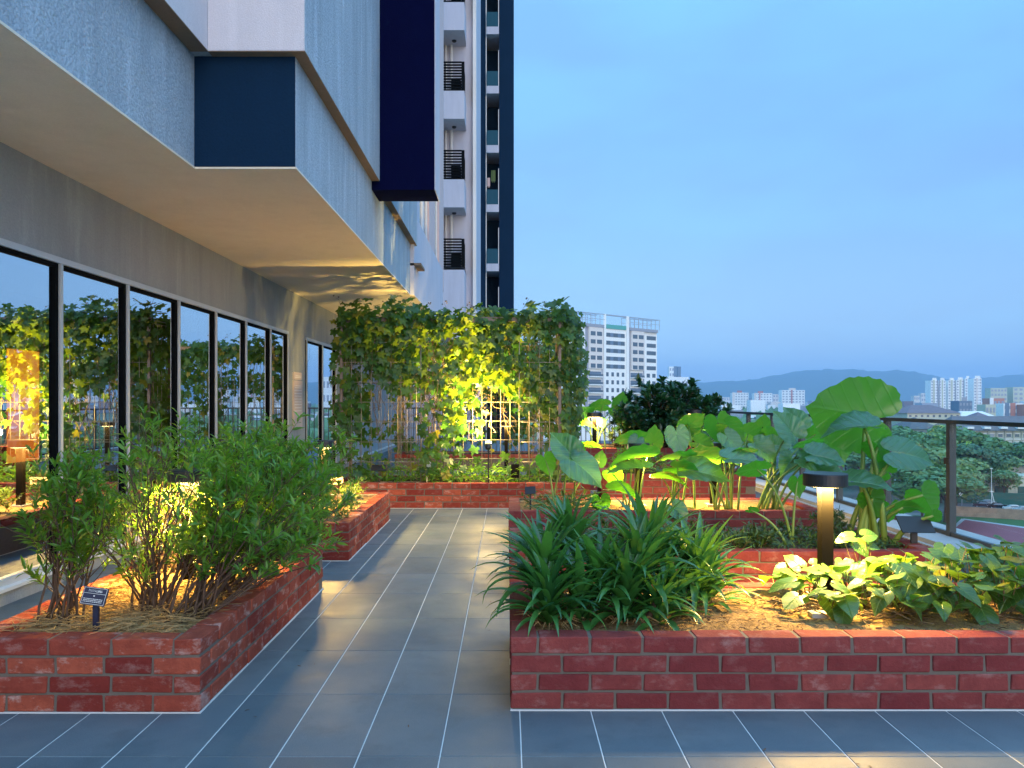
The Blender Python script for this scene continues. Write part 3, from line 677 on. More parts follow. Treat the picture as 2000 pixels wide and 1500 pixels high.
ear_plant(1.20, 7.45, zR3, 'elephant ear with flat blue green leaves over the yellow glow', [
    (1229, 855, 7.6, 76, 178, 55, -1, 0), (1240, 866, 7.5, 44, -120, 20, 1, 0), (1236, 893, 7.3, 112, 178, 72, -1, 2), (1234, 914, 7.2, 100, 170, 80, 1, 1), (1276, 857, 7.7, 62, 88, 20, -1, 3), (1200, 930, 7.5, 56, -60, 35, -1, 0)])
ear_plant(1.70, 7.40, zR3, 'elephant ear with one dark round leaf facing the path below the bush', [
    (1323, 860, 7.3, 70, -85, 15, 1, 3), (1318, 890, 7.2, 92, 160, 70, -1, 0), (1335, 917, 7.15, 84, -35, 55, -1, 0), (1352, 825, 7.7, 66, 55, 25, -1, 0), (1325, 1000, 6.95, 58, -60, 35, 1, 1), (1372, 868, 7.5, 60, -30, 45, -1, 2), (1305, 934, 7.25, 80, 4, 80, -1, 2)], .014)
ear_plant(2.10, 7.35, zR3, 'elephant ear with a bundle of yellow lit stalks and slanting pale leaf', [
    (1374, 923, 7.1, 116, -25, 58, 1, 1), (1388, 890, 7.3, 112, 8, 60, -1, 0), (1404, 836, 7.6, 74, -75, 20, -1, 1), (1430, 838, 7.5, 70, -45, 35, -1, 0), (1428, 862, 7.4, 62, -60, 30, 1, 3), (1450, 897, 7.0, 96, -8, 66, 1, 1), (1470, 850, 7.6, 66, -25, 40, -1, 2), (1436, 884, 7.2, 90, 170, 70, -1, 0), (1345, 842, 7.8, 60, 120, 35, -1, 0)], .014)
ear_plant(2.00, 5.55, zR2, 'elephant ear leaning out of the weed bed with one bright green leaf', [
    (1466, 916, 5.5, 84, 170, 52, -1, 0), (1558, 947, 5.7, 54, -80, 28, -1, 0), (1471, 997, 5.55, 32, -25, 50, -1, 3)], .013)
ear_plant(2.52, 7.3, zR3, 'dark elephant ear clump left of the largest leaf', [
    (1537, 832, 7.3, 84, 118, 22, 1, 1), (1551, 818, 7.5, 72, 105, 25, 1, 2), (1612, 893, 6.9, 92, -20, 50, 1, 1), (1640, 868, 7.0, 88, -80, 25, -1, 0), (1573, 866, 7.1, 74, 165, 65, -1, 0), (1500, 850, 7.6, 66, 110, 30, -1, 0), (1492, 880, 7.3, 70, -50, 35, 1, 2), (1520, 868, 7.4, 66, 20, 45, 1, 1), (1600, 842, 7.4, 64, 60, 35, -1, 0), (1540, 905, 7.2, 64, -120, 40, 1, 2), (1490, 828, 7.9, 48, 90, 30, -1, 3), (1585, 905, 7.0, 74, -40, 45, 1, 1), (1627, 924, 6.9, 86, -35, 55, 1, 0)], .016)
ear_plant(2.66, 5.62, zR2, 'largest elephant ear, its huge fan leaf rising above the railing', [
    (1658, 806, 5.75, 196, 168, 12, -1, 0), (1668, 832, 5.55, 120, 158, 68, 1, 2), (1776, 887, 5.45, 116, -12, 38, 1, 0), (1716, 880, 5.6, 78, -70, 45, -1, 2), (1698, 944, 5.4, 112, -28, 68, 1, 1), (1722, 917, 5.65, 66, 150, 30, -1, 0), (1706, 982, 5.5, 76, -65, 30, -1, 1), (1808, 976, 5.5, 92, -58, 30, -1, 1), (1826, 1010, 5.4, 46, -50, 40, -1, 3), (1772, 990, 5.5, 56, 15, 40, -1, 0), (1738, 1000, 5.7, 60, -80, 30, -1, 3)], .026)
ear_plant(1.40, 11.75, zR5, 'far elephant ear with round leaves above the yellow glow by the trellis', [
    (1170, 791, 11.7, 52, 172, 48, -1, 0), (1212, 785, 11.8, 46, 80, 20, -1, 3), (1136, 806, 11.6, 54, 175, 50, -1, 0), (1140, 828, 11.6, 50, 10, 60, -1, 2), (1175, 826, 11.6, 28, -80, 20, 1, 3), (1205, 806, 11.9, 40, -60, 35, -1, 0), (1155, 868, 11.4, 46, 0, 65, -1, 0)])

# ------------------------------------------------------------------ strap leaved clumps
def blade_mesh(L, w, arc, seed, droop_at=.5):
    r = random.Random(seed); n = 9; v = []; f = []; ang = R(r.uniform(68, 84)); p = Vector((0, 0, 0)); side = r.uniform(-.25, .25)
    for i in range(n + 1):
        t = i / n; wd = w * (min(1, .55 + 1.6 * t) if t < .3 else 1) * (1 - max(0, (t - .45) / .55) ** 1.6) + .0006
        a = ang - R(arc) * t ** 1.5; tg = Vector((side * t * .3, math.cos(a), math.sin(a))).normalized(); nn = Vector((0, -math.sin(a), math.cos(a)))
        v += [p + Vector((-wd, 0, 0)) + nn * wd * .42, p + Vector((0, 0, 0)), p + Vector((wd, 0, 0)) + nn * wd * .42]
        p = p + tg * (L / n)
    for i in range(n):
        a = i * 3; f += [(a, a+1, a+4, a+3), (a+1, a+2, a+5, a+4)]
    return mesh_from('blade', v, f, M['pandan'], True)
BLADE = [blade_mesh(1.0, .043 + .008 * (i % 3), arc, 60 + i) for i, arc in enumerate((22, 45, 70, 95, 115, 135, 60, 85, 30, 150))]
def strap_clump(x, y, z, label, heads):
    t = thing('strap_leaf_plant', (x, y, z), label, 'plant', 'strap leaved clumps')
    st = MB()
    for (dx, dy, hz, nb, Lm) in heads:
        top = Vector((x + dx, y + dy, z + hz)); st.tube([(x + dx * .4, y + dy * .4, z - .03), (x + dx * .8, y + dy * .8, z + hz * .6), top + Vector((0, 0, .05))], [.017, .015, .010], 7)
        for i in range(nb):
            az = i * 2.39996 + random.uniform(-.25, .25); q = i / nb       # inner blades upright, outer ones arching
            kind = random.choice((0, 8, 1)) if q > .80 else random.choice((1, 6, 2)) if q > .5 else random.choice((2, 7, 3, 3)) if q > .2 else random.choice((3, 4, 5))
            s = Lm * random.uniform(.75, 1.12) * (.78 if q > .85 else 1)
            Mx = Matrix.Translation(top + Vector((0, 0, -.14 + .15 * q))) @ Matrix.Rotation(az, 4, 'Z') @ Matrix.Rotation(random.uniform(-.15, .15), 4, 'Y') @ Matrix.Rotation(-(1 - q) * .65, 4, 'X') @ Matrix.Scale(s, 4)
            link('blade', BLADE[kind], t, Mx)
    st.build('stem', M['bark'], t, True)
    rt = MB()
    for i in range(26):                                                   # dry stubs round the base
        a = random.uniform(0, 6.28); q = Vector((x + heads[0][0]*.5 + .05*math.cos(a), y + .05*math.sin(a), z - .01)); e_ = q + Vector((math.cos(a), math.sin(a), .25)) * random.uniform(.06, .14)
        rt.tube([q, (q + e_) / 2 + Vector((0, 0, .03)), e_], [.004, .003, .001], 4)
    rt.build('dry_stub', M['straw'], t, kind='stuff')
strap_clump(.20, 3.50, zR1, 'strap leaved clump at the path corner, blades spilling over the brick rim', [(-.01, .0, .12, 64, .37), (-.03, .14, .22, 50, .38), (.14, .06, .08, 36, .34)])
strap_clump(.34, 3.92, zR1, 'tall strap leaved clump behind the corner one, upright bright blades', [(-.02, .0, .28, 54, .38), (-.16, .0, .17, 40, .38)])
strap_clump(.56, 3.56, zR1, 'middle strap leaved clump by the front rim, blades arching down', [(.0, .02, .11, 70, .40), (.07, .12, .22, 48, .39), (-.12, .08, .16, 40, .38), (.14, -.02, .08, 34, .33)])
strap_clump(.70, 3.90, zR1, 'strap leaved clump with tall blue green blades behind the middle one', [(.02, .0, .28, 54, .39), (.10, -.08, .18, 34, .35)])
strap_clump(.94, 3.84, zR1, 'strap leaved clump next to bare sandy soil, pale lit blade tips', [(.0, -.02, .16, 70, .38), (.06, .02, .08, 40, .34), (-.12, -.14, .08, 30, .33)])

# ------------------------------------------------------------------ sweet potato creepers
def creeper(x0, x1, y0, y1, h0, h1, n, label, seed, ragged=0):
    r = random.Random(seed); cx, cy = (x0 + x1) / 2, (y0 + y1) / 2
    t = thing('sweet_potato_plant', (cx, cy, zR1), label, 'plant', 'heart leaved creepers'); st = MB()
    roots = [(r.uniform(x0, x1), r.uniform(y0 + .1, y1 - .1)) for _ in range(9)]
    for i in range(n):
        x, y = r.uniform(x0, x1), r.uniform(y0, y1); u = (x - x0) / (x1 - x0)
        hm = (h0 + (h1 - h0) * u) * (1 - .45 * abs(2 * (y - y0) / (y1 - y0) - 1) ** 2)
        q = r.random() ** .55; z = zR1 + .03 + hm * q
        org = Vector((x, y, z)); az = r.uniform(0, 6.28); tl = r.uniform(.05, .60)
        nrm = Vector((math.cos(az) * tl, math.sin(az) * tl - .22, 1)).normalized(); d = Vector((math.cos(az), math.sin(az), -.12 - .3 * r.random()))
        d = (d - nrm * d.dot(nrm)).normalized(); s = r.uniform(.070, .132)
        link('leaf', r.choice(POT), t, mat_frame(org, d, nrm, s))
        bx, by = min(roots, key=lambda p: (p[0]-x)**2 + (p[1]-y)**2); b0 = Vector((bx + (x-bx)*.45, by + (y-by)*.45, zR1 + max(.0, (z - zR1) * .35)))
        st.tube(bez(b0, Vector((b0.x*.4 + x*.6, b0.y*.4 + y*.6, b0.z + (z-b0.z)*.85 )), org, 5), [.0028, .0026, .0022, .0020, .0016], 4)
    for _ in range(14 + ragged):
        p = Vector((*r.choice(roots), zR1 + .0)); pts = [p]
        for k in range(6): p = p + Vector((r.uniform(-.07, .07), r.uniform(-.06, .05), r.uniform(-.02, .03))); p.z = max(p.z, zR1 + .008); pts.append(p.copy())
        st.tube(pts, [.004, .004, .0035, .003, .003, .0025, .002], 5)
    st.build('vine_stem', M['vine_stem'], t, True, kind='stuff')
creeper(1.36, 1.62, 3.52, 4.02, .12, .17, 26, 'sparse heart leaved creeper just left of the black bollard light', 3, 14)
creeper(1.68, 2.02, 3.46, 4.08, .18, .23, 70, 'bright yellow lit heart leaved creeper right of the bollard light', 4, 14)
creeper(2.00, 2.38, 3.46, 4.10, .23, .29, 84, 'dense heart leaved creeper in the middle of the leafy mound', 5)
creeper(2.34, 2.78, 3.46, 4.10, .29, .32, 88, 'dark green heart leaved creeper at the railing end of the bed', 6)
t = thing('sweet_potato_plant', (1.95, 4.05, zR1), 'lone bright yellow creeper shoot standing taller behind the bollard light', 'plant', 'heart leaved creepers'); st = MB()
for (xx, yy, ww, tip, kk) in ((1664, 1048, 36, 175, 50), (1690, 1046, 38, 10, 40), (1676, 1062, 40, -60, 30), (1700, 1066, 26, -20, 50), (1650, 1052, 26, 200, 50), (1560, 1104, 44, 120, 40), (1590, 1102, 34, 20, 45), (1535, 1112, 44, -140, 45)):
    c = px(xx, yy, 4.06); n = Vector((0, -math.cos(R(kk)), math.sin(R(kk)))); d = Vector((math.cos(R(tip)), 0, math.sin(R(tip)))); d = (d - n * d.dot(n)).normalized()
    link('leaf', POT[abs(tip) % 5], t, mat_frame(c, d, n, ww * 4.06 / F / 1.2)); st.tube(bez(Vector((1.9 if xx > 1620 else 1.58, 4.04, zR1)), Vector((c.x, 4.05, c.z - .08)), c, 6), .0025, 5)
st.build('vine_stem', M['vine_stem'], t, True)
for i, (xx, yy, tip) in enumerate(((1745, 1222, 100), (1850, 1215, 80), (1815, 1222, 110))):
    pass

# ------------------------------------------------------------------ lance leaved shrubs of the left bed
LANCE_V = [(0,0,0), (-.105,.28,.035), (0,.28,0), (.105,.28,.035), (-.10,.62,.02), (0,.62,-.03), (.10,.62,.02), (0,1,-.14)]
LANCE_F = [(0,2,1), (0,3,2), (1,2,5,4), (2,3,6,5), (4,5,7), (5,6,7)]
BROAD_V = [(0,0,0), (-.20,.25,.06), (0,.25,0), (.20,.25,.06), (-.22,.6,.04), (0,.6,-.03), (.22,.6,.04), (0,1,-.12)]
def shrub(x, y, z, label, nst, rad, hgt, seed, lean=(0, 0), leafn=11, name='leggy_shrub', mat='shrub', lsize=(.045, .082), stemr=.0075, bare=.38, group='leggy shrubs in the left bed', clip=None):
    r = random.Random(seed); t = thing(name, (x, y, z), label, 'shrub', group); st = MB(); P = []; D = []; S = []
    for i in range(nst):
        az = i * 2.39996 + r.uniform(-.4, .4); out = rad * math.sqrt((i + .5) / nst); hh = hgt * (1 - .38 * (out / rad) ** 2) * r.uniform(.68, 1.14)
        b = Vector((x + r.uniform(-.09, .09), y + r.uniform(-.08, .08), z - .02)); e_ = Vector((x + out * math.cos(az) + lean[0] * r.uniform(.5, 1.2), y + out * math.sin(az) + lean[1] * r.uniform(.5, 1.2), z + hh))
        mid = Vector((b.x * .62 + e_.x * .38, b.y * .62 + e_.y * .38, z + hh * .5)) + Vector((r.uniform(-.05, .05), r.uniform(-.05, .05), 0))
        n = 8; pts = bez(b, mid, e_, n)
        for q in range(1, n - 1): pts[q] = pts[q] + Vector((r.uniform(-.014, .014), r.uniform(-.014, .014), 0))
        st.tube(pts, [stemr * (1.15 - .9 * q / (n - 1)) for q in range(n)], 5)
        tips = [(pts[-2], (e_ - mid).normalized(), .10)]
        for q in range(5):                                                # side twigs
            u = bare + (1 - bare) * r.random(); p0 = pts[min(n - 1, int(u * (n - 1)))]
            d = ((e_ - mid).normalized() * .7 + Vector((r.uniform(-1, 1), r.uniform(-1, 1), r.uniform(-.1, .9))) * .75).normalized(); l = r.uniform(.08, .20) * hgt / .62
            p1 = p0 + d * l * .5 + Vector((0, 0, .01)); p2 = p0 + d * l + Vector((0, 0, .03)); st.tube([p0, p1, p2], [stemr * .42, stemr * .32, stemr * .15], 4); tips.append((p1, (p2 - p1).normalized(), l * .62))
        for (p, d, l) in tips:
            for q in range(leafn):
                u = r.random() ** .8; pp = p + d * l * u; az2 = r.uniform(0, 6.28); sp = r.uniform(.45, 1.1)
                pe = d.orthogonal().normalized(); pe = (pe * math.cos(az2) + d.cross(pe) * math.sin(az2))
                dd = (d * r.uniform(.25, .9) + pe * sp + Vector((0, 0, .12))).normalized()
                if clip and not clip(pp): continue
                P.append(pp); D.append(dd); S.append(r.uniform(*lsize))
    st.build('stem', M['bark'], t, True)
    N = len(P); up = np.tile([0, 0, 1.0], (N, 1)) + rng.normal(0, .35, (N, 3))
    scatter('foliage', BROAD_V if name == 'citrus_bush' else LANCE_V, LANCE_F, frames(D, up), P, S, M[mat], t)
    return t
_cr = random.Random(77)
def glow_gap(p): return not (-2.02 < p.x < -1.52 and 3.35 < p.y < 4.25 and .64 < p.z < 1.0 and _cr.random() < .80)
b1 = px(118, 1215, 3.55); b2 = px(268, 1215, 3.6); b3 = px(345, 1232, 3.52)
shrub(b1.x, 3.55, zL1, 'leggy shrub nearest the window at the front of its bed', 22, .20, .78, 11, (.09, .02), 15, bare=.38, stemr=.0055, lsize=(.038, .074))
shrub(b2.x, 3.72, zL1, 'leggy shrub with twisted brown stems behind the small navy sign', 38, .42, .82, 12, (.04, .08), 14, bare=.40, stemr=.0052, lsize=(.038, .074), clip=glow_gap)
shrub(b3.x, 3.62, zL1, 'leggy shrub leaning over the path side brick rim', 38, .40, .72, 13, (.32, .28), 16, bare=.40, stemr=.0052, lsize=(.038, .074), clip=glow_gap)
shrub(-2.02, 4.45, zL1, 'leggy shrub at the middle of its bed on the window side', 18, .34, .82, 14, (.06, .1), 13)
shrub(-1.62, 4.75, zL1, 'tall leggy shrub behind the yellow glow at the bed middle', 26, .44, .84, 15, (.16, .1), 15)
shrub(-1.90, 5.08, zL1, 'leggy shrub at the far end of its bed by the window', 16, .36, .85, 16, (.06, .05), 13)
shrub(-1.52, 4.20, zL1, 'leggy shrub overhanging the brick side next to the path', 32, .42, .78, 17, (.22, .05), 16, bare=.35, stemr=.0052, lsize=(.038, .074), clip=glow_gap)
shrub(-1.46, 4.85, zL1, 'leggy shrub at the path side of the bed near its far end', 22, .38, .78, 18, (.14, .05), 15, bare=.3)
shrub(-1.50, 3.95, zL1, 'low leggy shrub drooping over the brick side toward the path', 20, .30, .40, 19, (.26, .16), 15, bare=.5, clip=glow_gap)
# seedlings of the second left bed
for i, (xx, yy, nn, hh) in enumerate([(-1.95, 6.6, 7, .16), (-1.62, 6.85, 7, .20), (-1.5, 7.2, 6, .16), (-1.9, 7.1, 6, .14), (-1.55, 7.6, 7, .17), (-1.62, 8.05, 6, .20), (-1.95, 8.1, 6, .15), (-1.45, 6.62, 5, .13)]):
    shrub(xx, yy, zL2, ['low seedling at the front corner of the seedling planter', 'bushy seedling in front of the bollard light of the seedling planter', 'seedling against the path side rim, second along', 'small seedling near the window side of the seedling planter', 'seedling beside the tan sign on the path side', 'tallest seedling at the trellis end of the seedling planter', 'seedling at the far window side corner of the planter', 'tiny seedling at the near path corner of the planter'][i], nn, .13, hh, 70 + i, leafn=7, name='seedling', mat='herb', lsize=(.035, .065), stemr=.003, bare=.2, group='seedlings in the second left bed')
# weeds in the second and fourth right beds
for i, (xx, yy, nn, hh) in enumerate([(1.55, 5.3, 9, .12), (1.80, 5.45, 8, .11), (2.25, 5.35, 9, .13), (2.45, 5.75, 8, .18), (1.35, 5.55, 7, .14), (.75, 5.5, 8, .16), (2.1, 5.8, 7, .10), (1.1, 5.4, 8, .12)]):
    shrub(xx, yy, zR2, ['low weed tuft near the front brick rim, mid bed', 'low weed tuft left of the pale elephant ear stalks', 'leafy weed tuft right of the black bollard in the weed bed', 'taller feathery weed beside the largest elephant ear', 'weed tuft with thin arching stems behind the strap leaves', 'weed tuft hidden behind the strap leaved clumps', 'small weed at the back rim of the weed bed', 'weed tuft behind the pale tipped strap clump'][i], nn, .17, hh, 90 + i, leafn=9, name='weed', mat='grassy', lsize=(.03, .065), stemr=.0025, bare=.1, group='weeds in the second right bed')
# dark round bush
shrub(2.45, 11.95, zR5, 'dark glossy round citrus bush beyond the elephant ears', 52, .92, .90, 31, (.05, 0), 20, name='citrus_bush', mat='lime', lsize=(.09, .15), stemr=.014, bare=.15, group='bushes')
shrub(2.3, 11.7, zR5, 'lower dark citrus bush filling the base of the round one', 30, .72, .50, 33, (0, 0), 18, name='citrus_bush', mat='lime', lsize=(.09, .14), stemr=.012, bare=.1, group='bushes')
shrub(1.75, 11.9, zR5, 'pale feathery shrub between the far glow and the dark bush', 12, .35, .32, 32, (0, 0), 9, name='feathery_shrub', mat='herb', lsize=(.05, .09), stemr=.006, bare=.1, group='bushes')
for i, (xx, yy, zz, hh, rr, lb) in enumerate([(3.1, 12.6, .0, 1.2, .5, 'pale green shrub against the railing right of the dark bush'), (2.7, 9.3, zR4, .5, .4, 'fine leaved shrub in the taller planter behind the dark leaf clump'), (1.6, 9.3, zR4, .28, .35, 'low fine leaved shrub in the taller planter on the path side')]):
    shrub(xx, yy, zz, lb, 16, rr, hh, 120 + i, leafn=10, name='fine_leaved_shrub', mat='shrub', lsize=(.05, .09), stemr=.006, bare=.2, group='bushes')

# ------------------------------------------------------------------ trellis with climbing gourd
def wire_panel(mb, a, b, z0, z1, sx, sz, rad):
    a, b = Vector(a), Vector(b); L = (b - a).length; nx = max(1, round(L / sx)); nz_ = round((z1 - z0) / sz)
    for i in range(nx + 1):
        p = a + (b - a) * i / nx; rr = rad * (1.9 if i in (0, nx) else 1); mb.tube([(p.x, p.y, z0), (p.x, p.y, z1)], rr, 5)
    for j in range(nz_ + 1):
        z = z0 + (z1 - z0) * j / nz_; mb.tube([(a.x, a.y, z), (b.x, b.y, z)], rad, 5)
def trellis(dy, z0, lb_t, lb_v, seed, nsingle, nmass, lampw=0):
    ya, yb = 9.64 + dy, 10.22 + dy; xa, xb, xm, xn = -2.09, .66, -1.09, .15; zt = 2.34
    t = thing('garden_trellis', (-.7, (ya + yb) / 2, z0), lb_t, 'trellis', 'trellises')
    for x in (xa, xb):
        for y in (ya, yb):
            b = MB(); b.box(x-.018, x+.018, y-.018, y+.018, z0-.05, zt-.03); b.build('post', M['post_metal'], t)
    for y in (ya, yb):
        b = MB(); b.box(xa-.02, xb+.02, y-.025, y+.025, zt-.03, zt+.035); b.build('beam', M['post_metal'], t)
    for (p, q) in (((xa, ya), (xm, ya)), ((xn, ya), (xb, ya)), ((xa, yb), (xb, yb)), ((xa, ya), (xa, yb)), ((xb, ya), (xb, yb))):
        b = MB(); wire_panel(b, (*p, 0), (*q, 0), z0 + .02, zt - .03, .125, .25, .0042); b.build('wire_panel', M['wire'], t, True)
    b = MB()
    for i in range(12): x = xa + (xb - xa) * i / 11; b.tube([(x, ya, zt+.01), (x, yb, zt+.01)], .005, 5)
    b.build('roof_wire', M['wire'], t, True)
    v = thing('climbing_gourd', (-.7, (ya + yb) / 2, z0), lb_v, 'vine', 'vines on trellises'); r = random.Random(seed)
    P = []; D = []; U = []; S = []
    def put(p, nrm, s):
        n = (Vector(nrm) + Vector((r.uniform(-.55, .55), r.uniform(-.55, .55), r.uniform(-.35, .45)))).normalized()
        d = Vector((r.uniform(-.6, .6), r.uniform(-.3, .3), -1)); d = (d - n * d.dot(n)).normalized(); P.append(Vector(p)); D.append(d); U.append(n); S.append(s)
    def dens(x, z):                     # how thickly the front is covered, as seen in the photograph
        q = .95 if z > 1.75 else .85 if z > 1.45 else .60 if z > 1.1 else .34
        if x < -1.85: q = max(q, .75 if z > .8 else .4)
        elif x < -1.10: q = q if z > 1.65 else q * (.5 if z > 1.35 else .12)
        elif x < -.55: q = max(q, .50 if z > .55 else .2)
        elif x < .02: q = q if z > 1.25 else .05
        else: q = max(q, .55 if z > .7 else .35)
        return q * max(0, .62 + 1.25 * mnoise.noise((x * 2.1 + seed, z * 2.1, 1.7)))
    N = nsingle + nmass; k = 0
    while len(P) < N * .60:
        x = r.uniform(xa - .12, xb + .10); z = r.uniform(z0 + .1, zt + .06)
        if r.random() > dens(x, z): continue
        if r.random() < .42: put((x, ya - .03 + r.uniform(-.05, .10), z), (0, -1, .45), r.uniform(.06, .135))
        else: put((x, yb + r.uniform(-.30, .10), z), (0, -.8 if r.random() < .7 else .8, .5), r.uniform(.06, .135))
    while len(P) < N * .78:             # the thick shaggy top
        x = r.uniform(xa - .02, xb + .16); y = r.uniform(ya - .12, yb + .12); hump = .06 + .20 * max(0, mnoise.noise((x * 1.3 + seed, 3.1, 0))) + (.13 if x > .2 or x < -1.2 else 0)
        z = zt + r.uniform(-.14, hump + .08); put((x, y, z), (r.uniform(-.3, .3), -.45, .9), r.uniform(.07, .14))
    for _ in range(int(N * .07)):       # leaves folded over the front beam, left of the middle and at the right end
        x = r.uniform(xa - .05, -.55) if r.random() < .72 else r.uniform(.25, xb + .15)
        put((x, ya - r.uniform(.03, .14), zt + r.uniform(-.28, .12)), (0, -.9, .5), r.uniform(.07, .14))
    while len(P) < N * .86:
        y = r.uniform(ya - .05, yb + .05); z = r.uniform(.5, zt); put((xa - .08 + r.uniform(-.12, .05), y, z), (-1, -.3, .4), r.uniform(.055, .11))
    while len(P) < N:                   # the curtain that hangs outside the right end
        z = r.uniform(.75, zt + .15); y = r.uniform(ya - .05, yb + .1); u = (zt + .15 - z) / 1.6
        x = xb + .06 + r.uniform(0, .20 + .10 * math.sin(u * 3.1)); put((x, y, z), (.6, -.75, .35), r.uniform(.065, .125))
    order = sorted(range(len(P)), key=lambda i: P[i].y)[: int(len(P) * .35)]; r.shuffle(order); single = set(order[:nsingle])
    for i in single: link('leaf', IVYME[i % 3], v, mat_frame(P[i], D[i], U[i], S[i]))
    rest = [i for i in range(len(P)) if i not in single]
    for kk in range(3):
        ids = [i for i in rest if i % 3 == kk]
        scatter('foliage', IVY[kk][0], IVY[kk][1], frames([D[i] for i in ids], [U[i] for i in ids]), [P[i] for i in ids], [S[i] for i in ids], M['vine'], v)
    st = MB()
    for _ in range(70):
        x = r.uniform(xa, xb); x = x if not -.75 < x < .15 else r.choice((-.95, .3)) + r.uniform(-.12, .12); y = r.choice((ya - .02, yb)); p = Vector((x, y, r.choice((z0, z0 + .6, 1.2)))); pts = [p]
        for q in range(9): p = p + Vector((r.uniform(-.10, .10), r.uniform(-.03, .03), r.uniform(-.02, .26))); p.z = min(p.z, zt + .06); pts.append(p.copy())
        st.tube(pts, [.0045 - .0003 * q for q in range(10)], 4)
    for _ in range(90):                 # dry tangled tendrils
        p = Vector((r.uniform(-1.2, .6), r.uniform(ya - .04, yb), r.uniform(1.0, 2.3))); pts = [p]
        for q in range(5): p = p + Vector((r.uniform(-.09, .09), r.uniform(-.03, .03), r.uniform(-.12, .05))); pts.append(p.copy())
        st.tube(pts, .002, 3)
    for _ in range(9):                  # shoots waving above the top
        x = r.uniform(xa, xb + .1); p = Vector((x, r.uniform(ya, yb), zt + .1)); pts = [p]; hd = r.uniform(-.05, .05)
        for q in range(6): p = p + Vector((hd + r.uniform(-.03, .03), r.uniform(-.02, .02), .045 - .006 * q)); pts.append(p.copy())
        st.tube(pts, .0022, 3)
        for q in (3, 4, 5, 6):
            e_ = pts[q] + Vector((r.uniform(-.04, .04), 0, r.uniform(-.02, .03))); st.obox(e_, (.007, 0, .002), (0, .001, .003), (-.002, 0, .005))
    st.build('vine_stem', M['vine_stem'], v, True, kind='stuff')
    return t, v
trellis(0, zT1, 'wire panel trellis frame across the path end', 'gourd vine climbing over the path end trellis, lit yellow inside', 5, 300, 3500)
trellis(5.1, zT2, 'second wire trellis further back along the windows', 'gourd vine on the second trellis behind the first', 9, 0, 2400)
LX, LY, LZ = -.235, 9.47, .80
pl = thing('spike_light', (LX, LY, zT1), 'small dark spike light with glowing lens aimed up into the trellis vine', 'lamp')
b = MB(); b.tube([(LX, LY, zT1-.05), (LX, LY, LZ-.075)], .009, 8); b.build('stake', M['dark_metal'], pl)
ax_ = Vector((.05, .36, .93)).normalized(); c_ = Vector((LX, LY, LZ))
b = MB(); b.tube([c_ - ax_*.085, c_ - ax_*.07, c_ - ax_*.005], [.022, .036, .040], 16); b.build('housing', M['dark_metal'], pl, True)
b = MB(); b.tube([c_ - ax_*.004, c_ + ax_*.012, c_ + ax_*.022], [.037, .034, .012], 16); b.build('lens', M['bulb'], pl, True)
li = bpy.data.lights.new('lamp', 'SPOT'); li.energy = 820; li.color = (1.0, .66, .16); li.shadow_soft_size = .05; li.spot_size = R(124); li.spot_blend = 1.0
lo = bpy.data.objects.new('lamp', li); COL.objects.link(lo); lo.parent = pl; lo.location = c_ + ax_*.06 - Vector((LX, LY, zT1)); lo.rotation_euler = Vector((-.22, .70, .68)).to_track_quat('-Z', 'Y').to_euler()
li = bpy.data.lights.new('lamp_spill', 'POINT'); li.energy = 52; li.color = (1.0, .68, .26); li.shadow_soft_size = .045
lo = bpy.data.objects.new('lamp_spill', li); COL.objects.link(lo); lo.parent = pl; lo.location = (0, .09, LZ - zT1 + .13)
# low leaves on the trellis beds
def undergrowth(name, x0, x1, y0, y1, z, n, mat, smin, smax, hmax, seed, label=None):
    r = np.random.default_rng(seed); P = np.stack([r.uniform(x0, x1, n), r.uniform(y0, y1, n), z + r.uniform(0, hmax, n) * r.uniform(.2, 1, n)], 1)
    D = np.stack([r.normal(0, 1, n), r.normal(0, 1, n), r.uniform(0, .9, n)], 1); U = np.tile([0, 0, 1.0], (n, 1)) + r.normal(0, .4, (n, 3))
    o = scatter(name, LANCE_V, LANCE_F, frames(D, U), P, r.uniform(smin, smax, n), M[mat]); 
    if label: o['label'] = label
    return o
undergrowth('ground_cover', -2.0, .9, 9.52, 10.3, zT1, 1700, 'shrub', .06, .13, .26, 1, 'low dark leaves carpeting the trellis planter')
undergrowth('ground_cover', .15, 2.75, 5.22, 5.95, zR2, 2600, 'grassy', .03, .08, .09, 2, 'low weeds covering the second right bed')
undergrowth('ground_cover', 1.25, 2.75, 9.05, 9.75, zR4, 700, 'shrub', .05, .10, .2, 3, 'low leaves covering the taller planter')
undergrowth('ground_cover', .15, .9, 7.1, 7.9, zR3, 500, 'grassy', .04, .10, .16, 4, 'weeds at the path corner of the elephant ear bed')

# ------------------------------------------------------------------ straw and litter on the soil
def litter(name, x0, x1, y0, y1, z, n, mat, l0, l1, seed, h=.02, wr=.0011, label=None):
    r = random.Random(seed); m = MB()
    for _ in range(n):
        p = Vector((r.uniform(x0, x1), r.uniform(y0, y1), z + r.uniform(0.002, h))); a = r.uniform(0, 6.28); l = r.uniform(l0, l1); d = Vector((math.cos(a), math.sin(a), r.uniform(-.15, .25))) * l; k = Vector((-d.y, d.x, 0)) * r.uniform(-.3, .3)
        m.tube([p, p + d * .5 + k + Vector((0, 0, .004)), p + d], [wr, wr * 1.2, wr * .6], 3, cap=False)
    o = m.build(name, M[mat], kind='stuff')
    if label: o['label'] = label
    return o
litter('straw_mulch', -2.18, -1.41, 3.33, 5.2, zL1, 3800, 'straw', .04, .14, 1, .045, .0016, 'dry straw mulch under the leggy shrubs')
litter('dry_litter', .15, 2.77, 3.36, 4.10, zR1, 900, 'litter', .01, .05, 2, .012, .0016, 'scattered dry bits on the sandy soil')
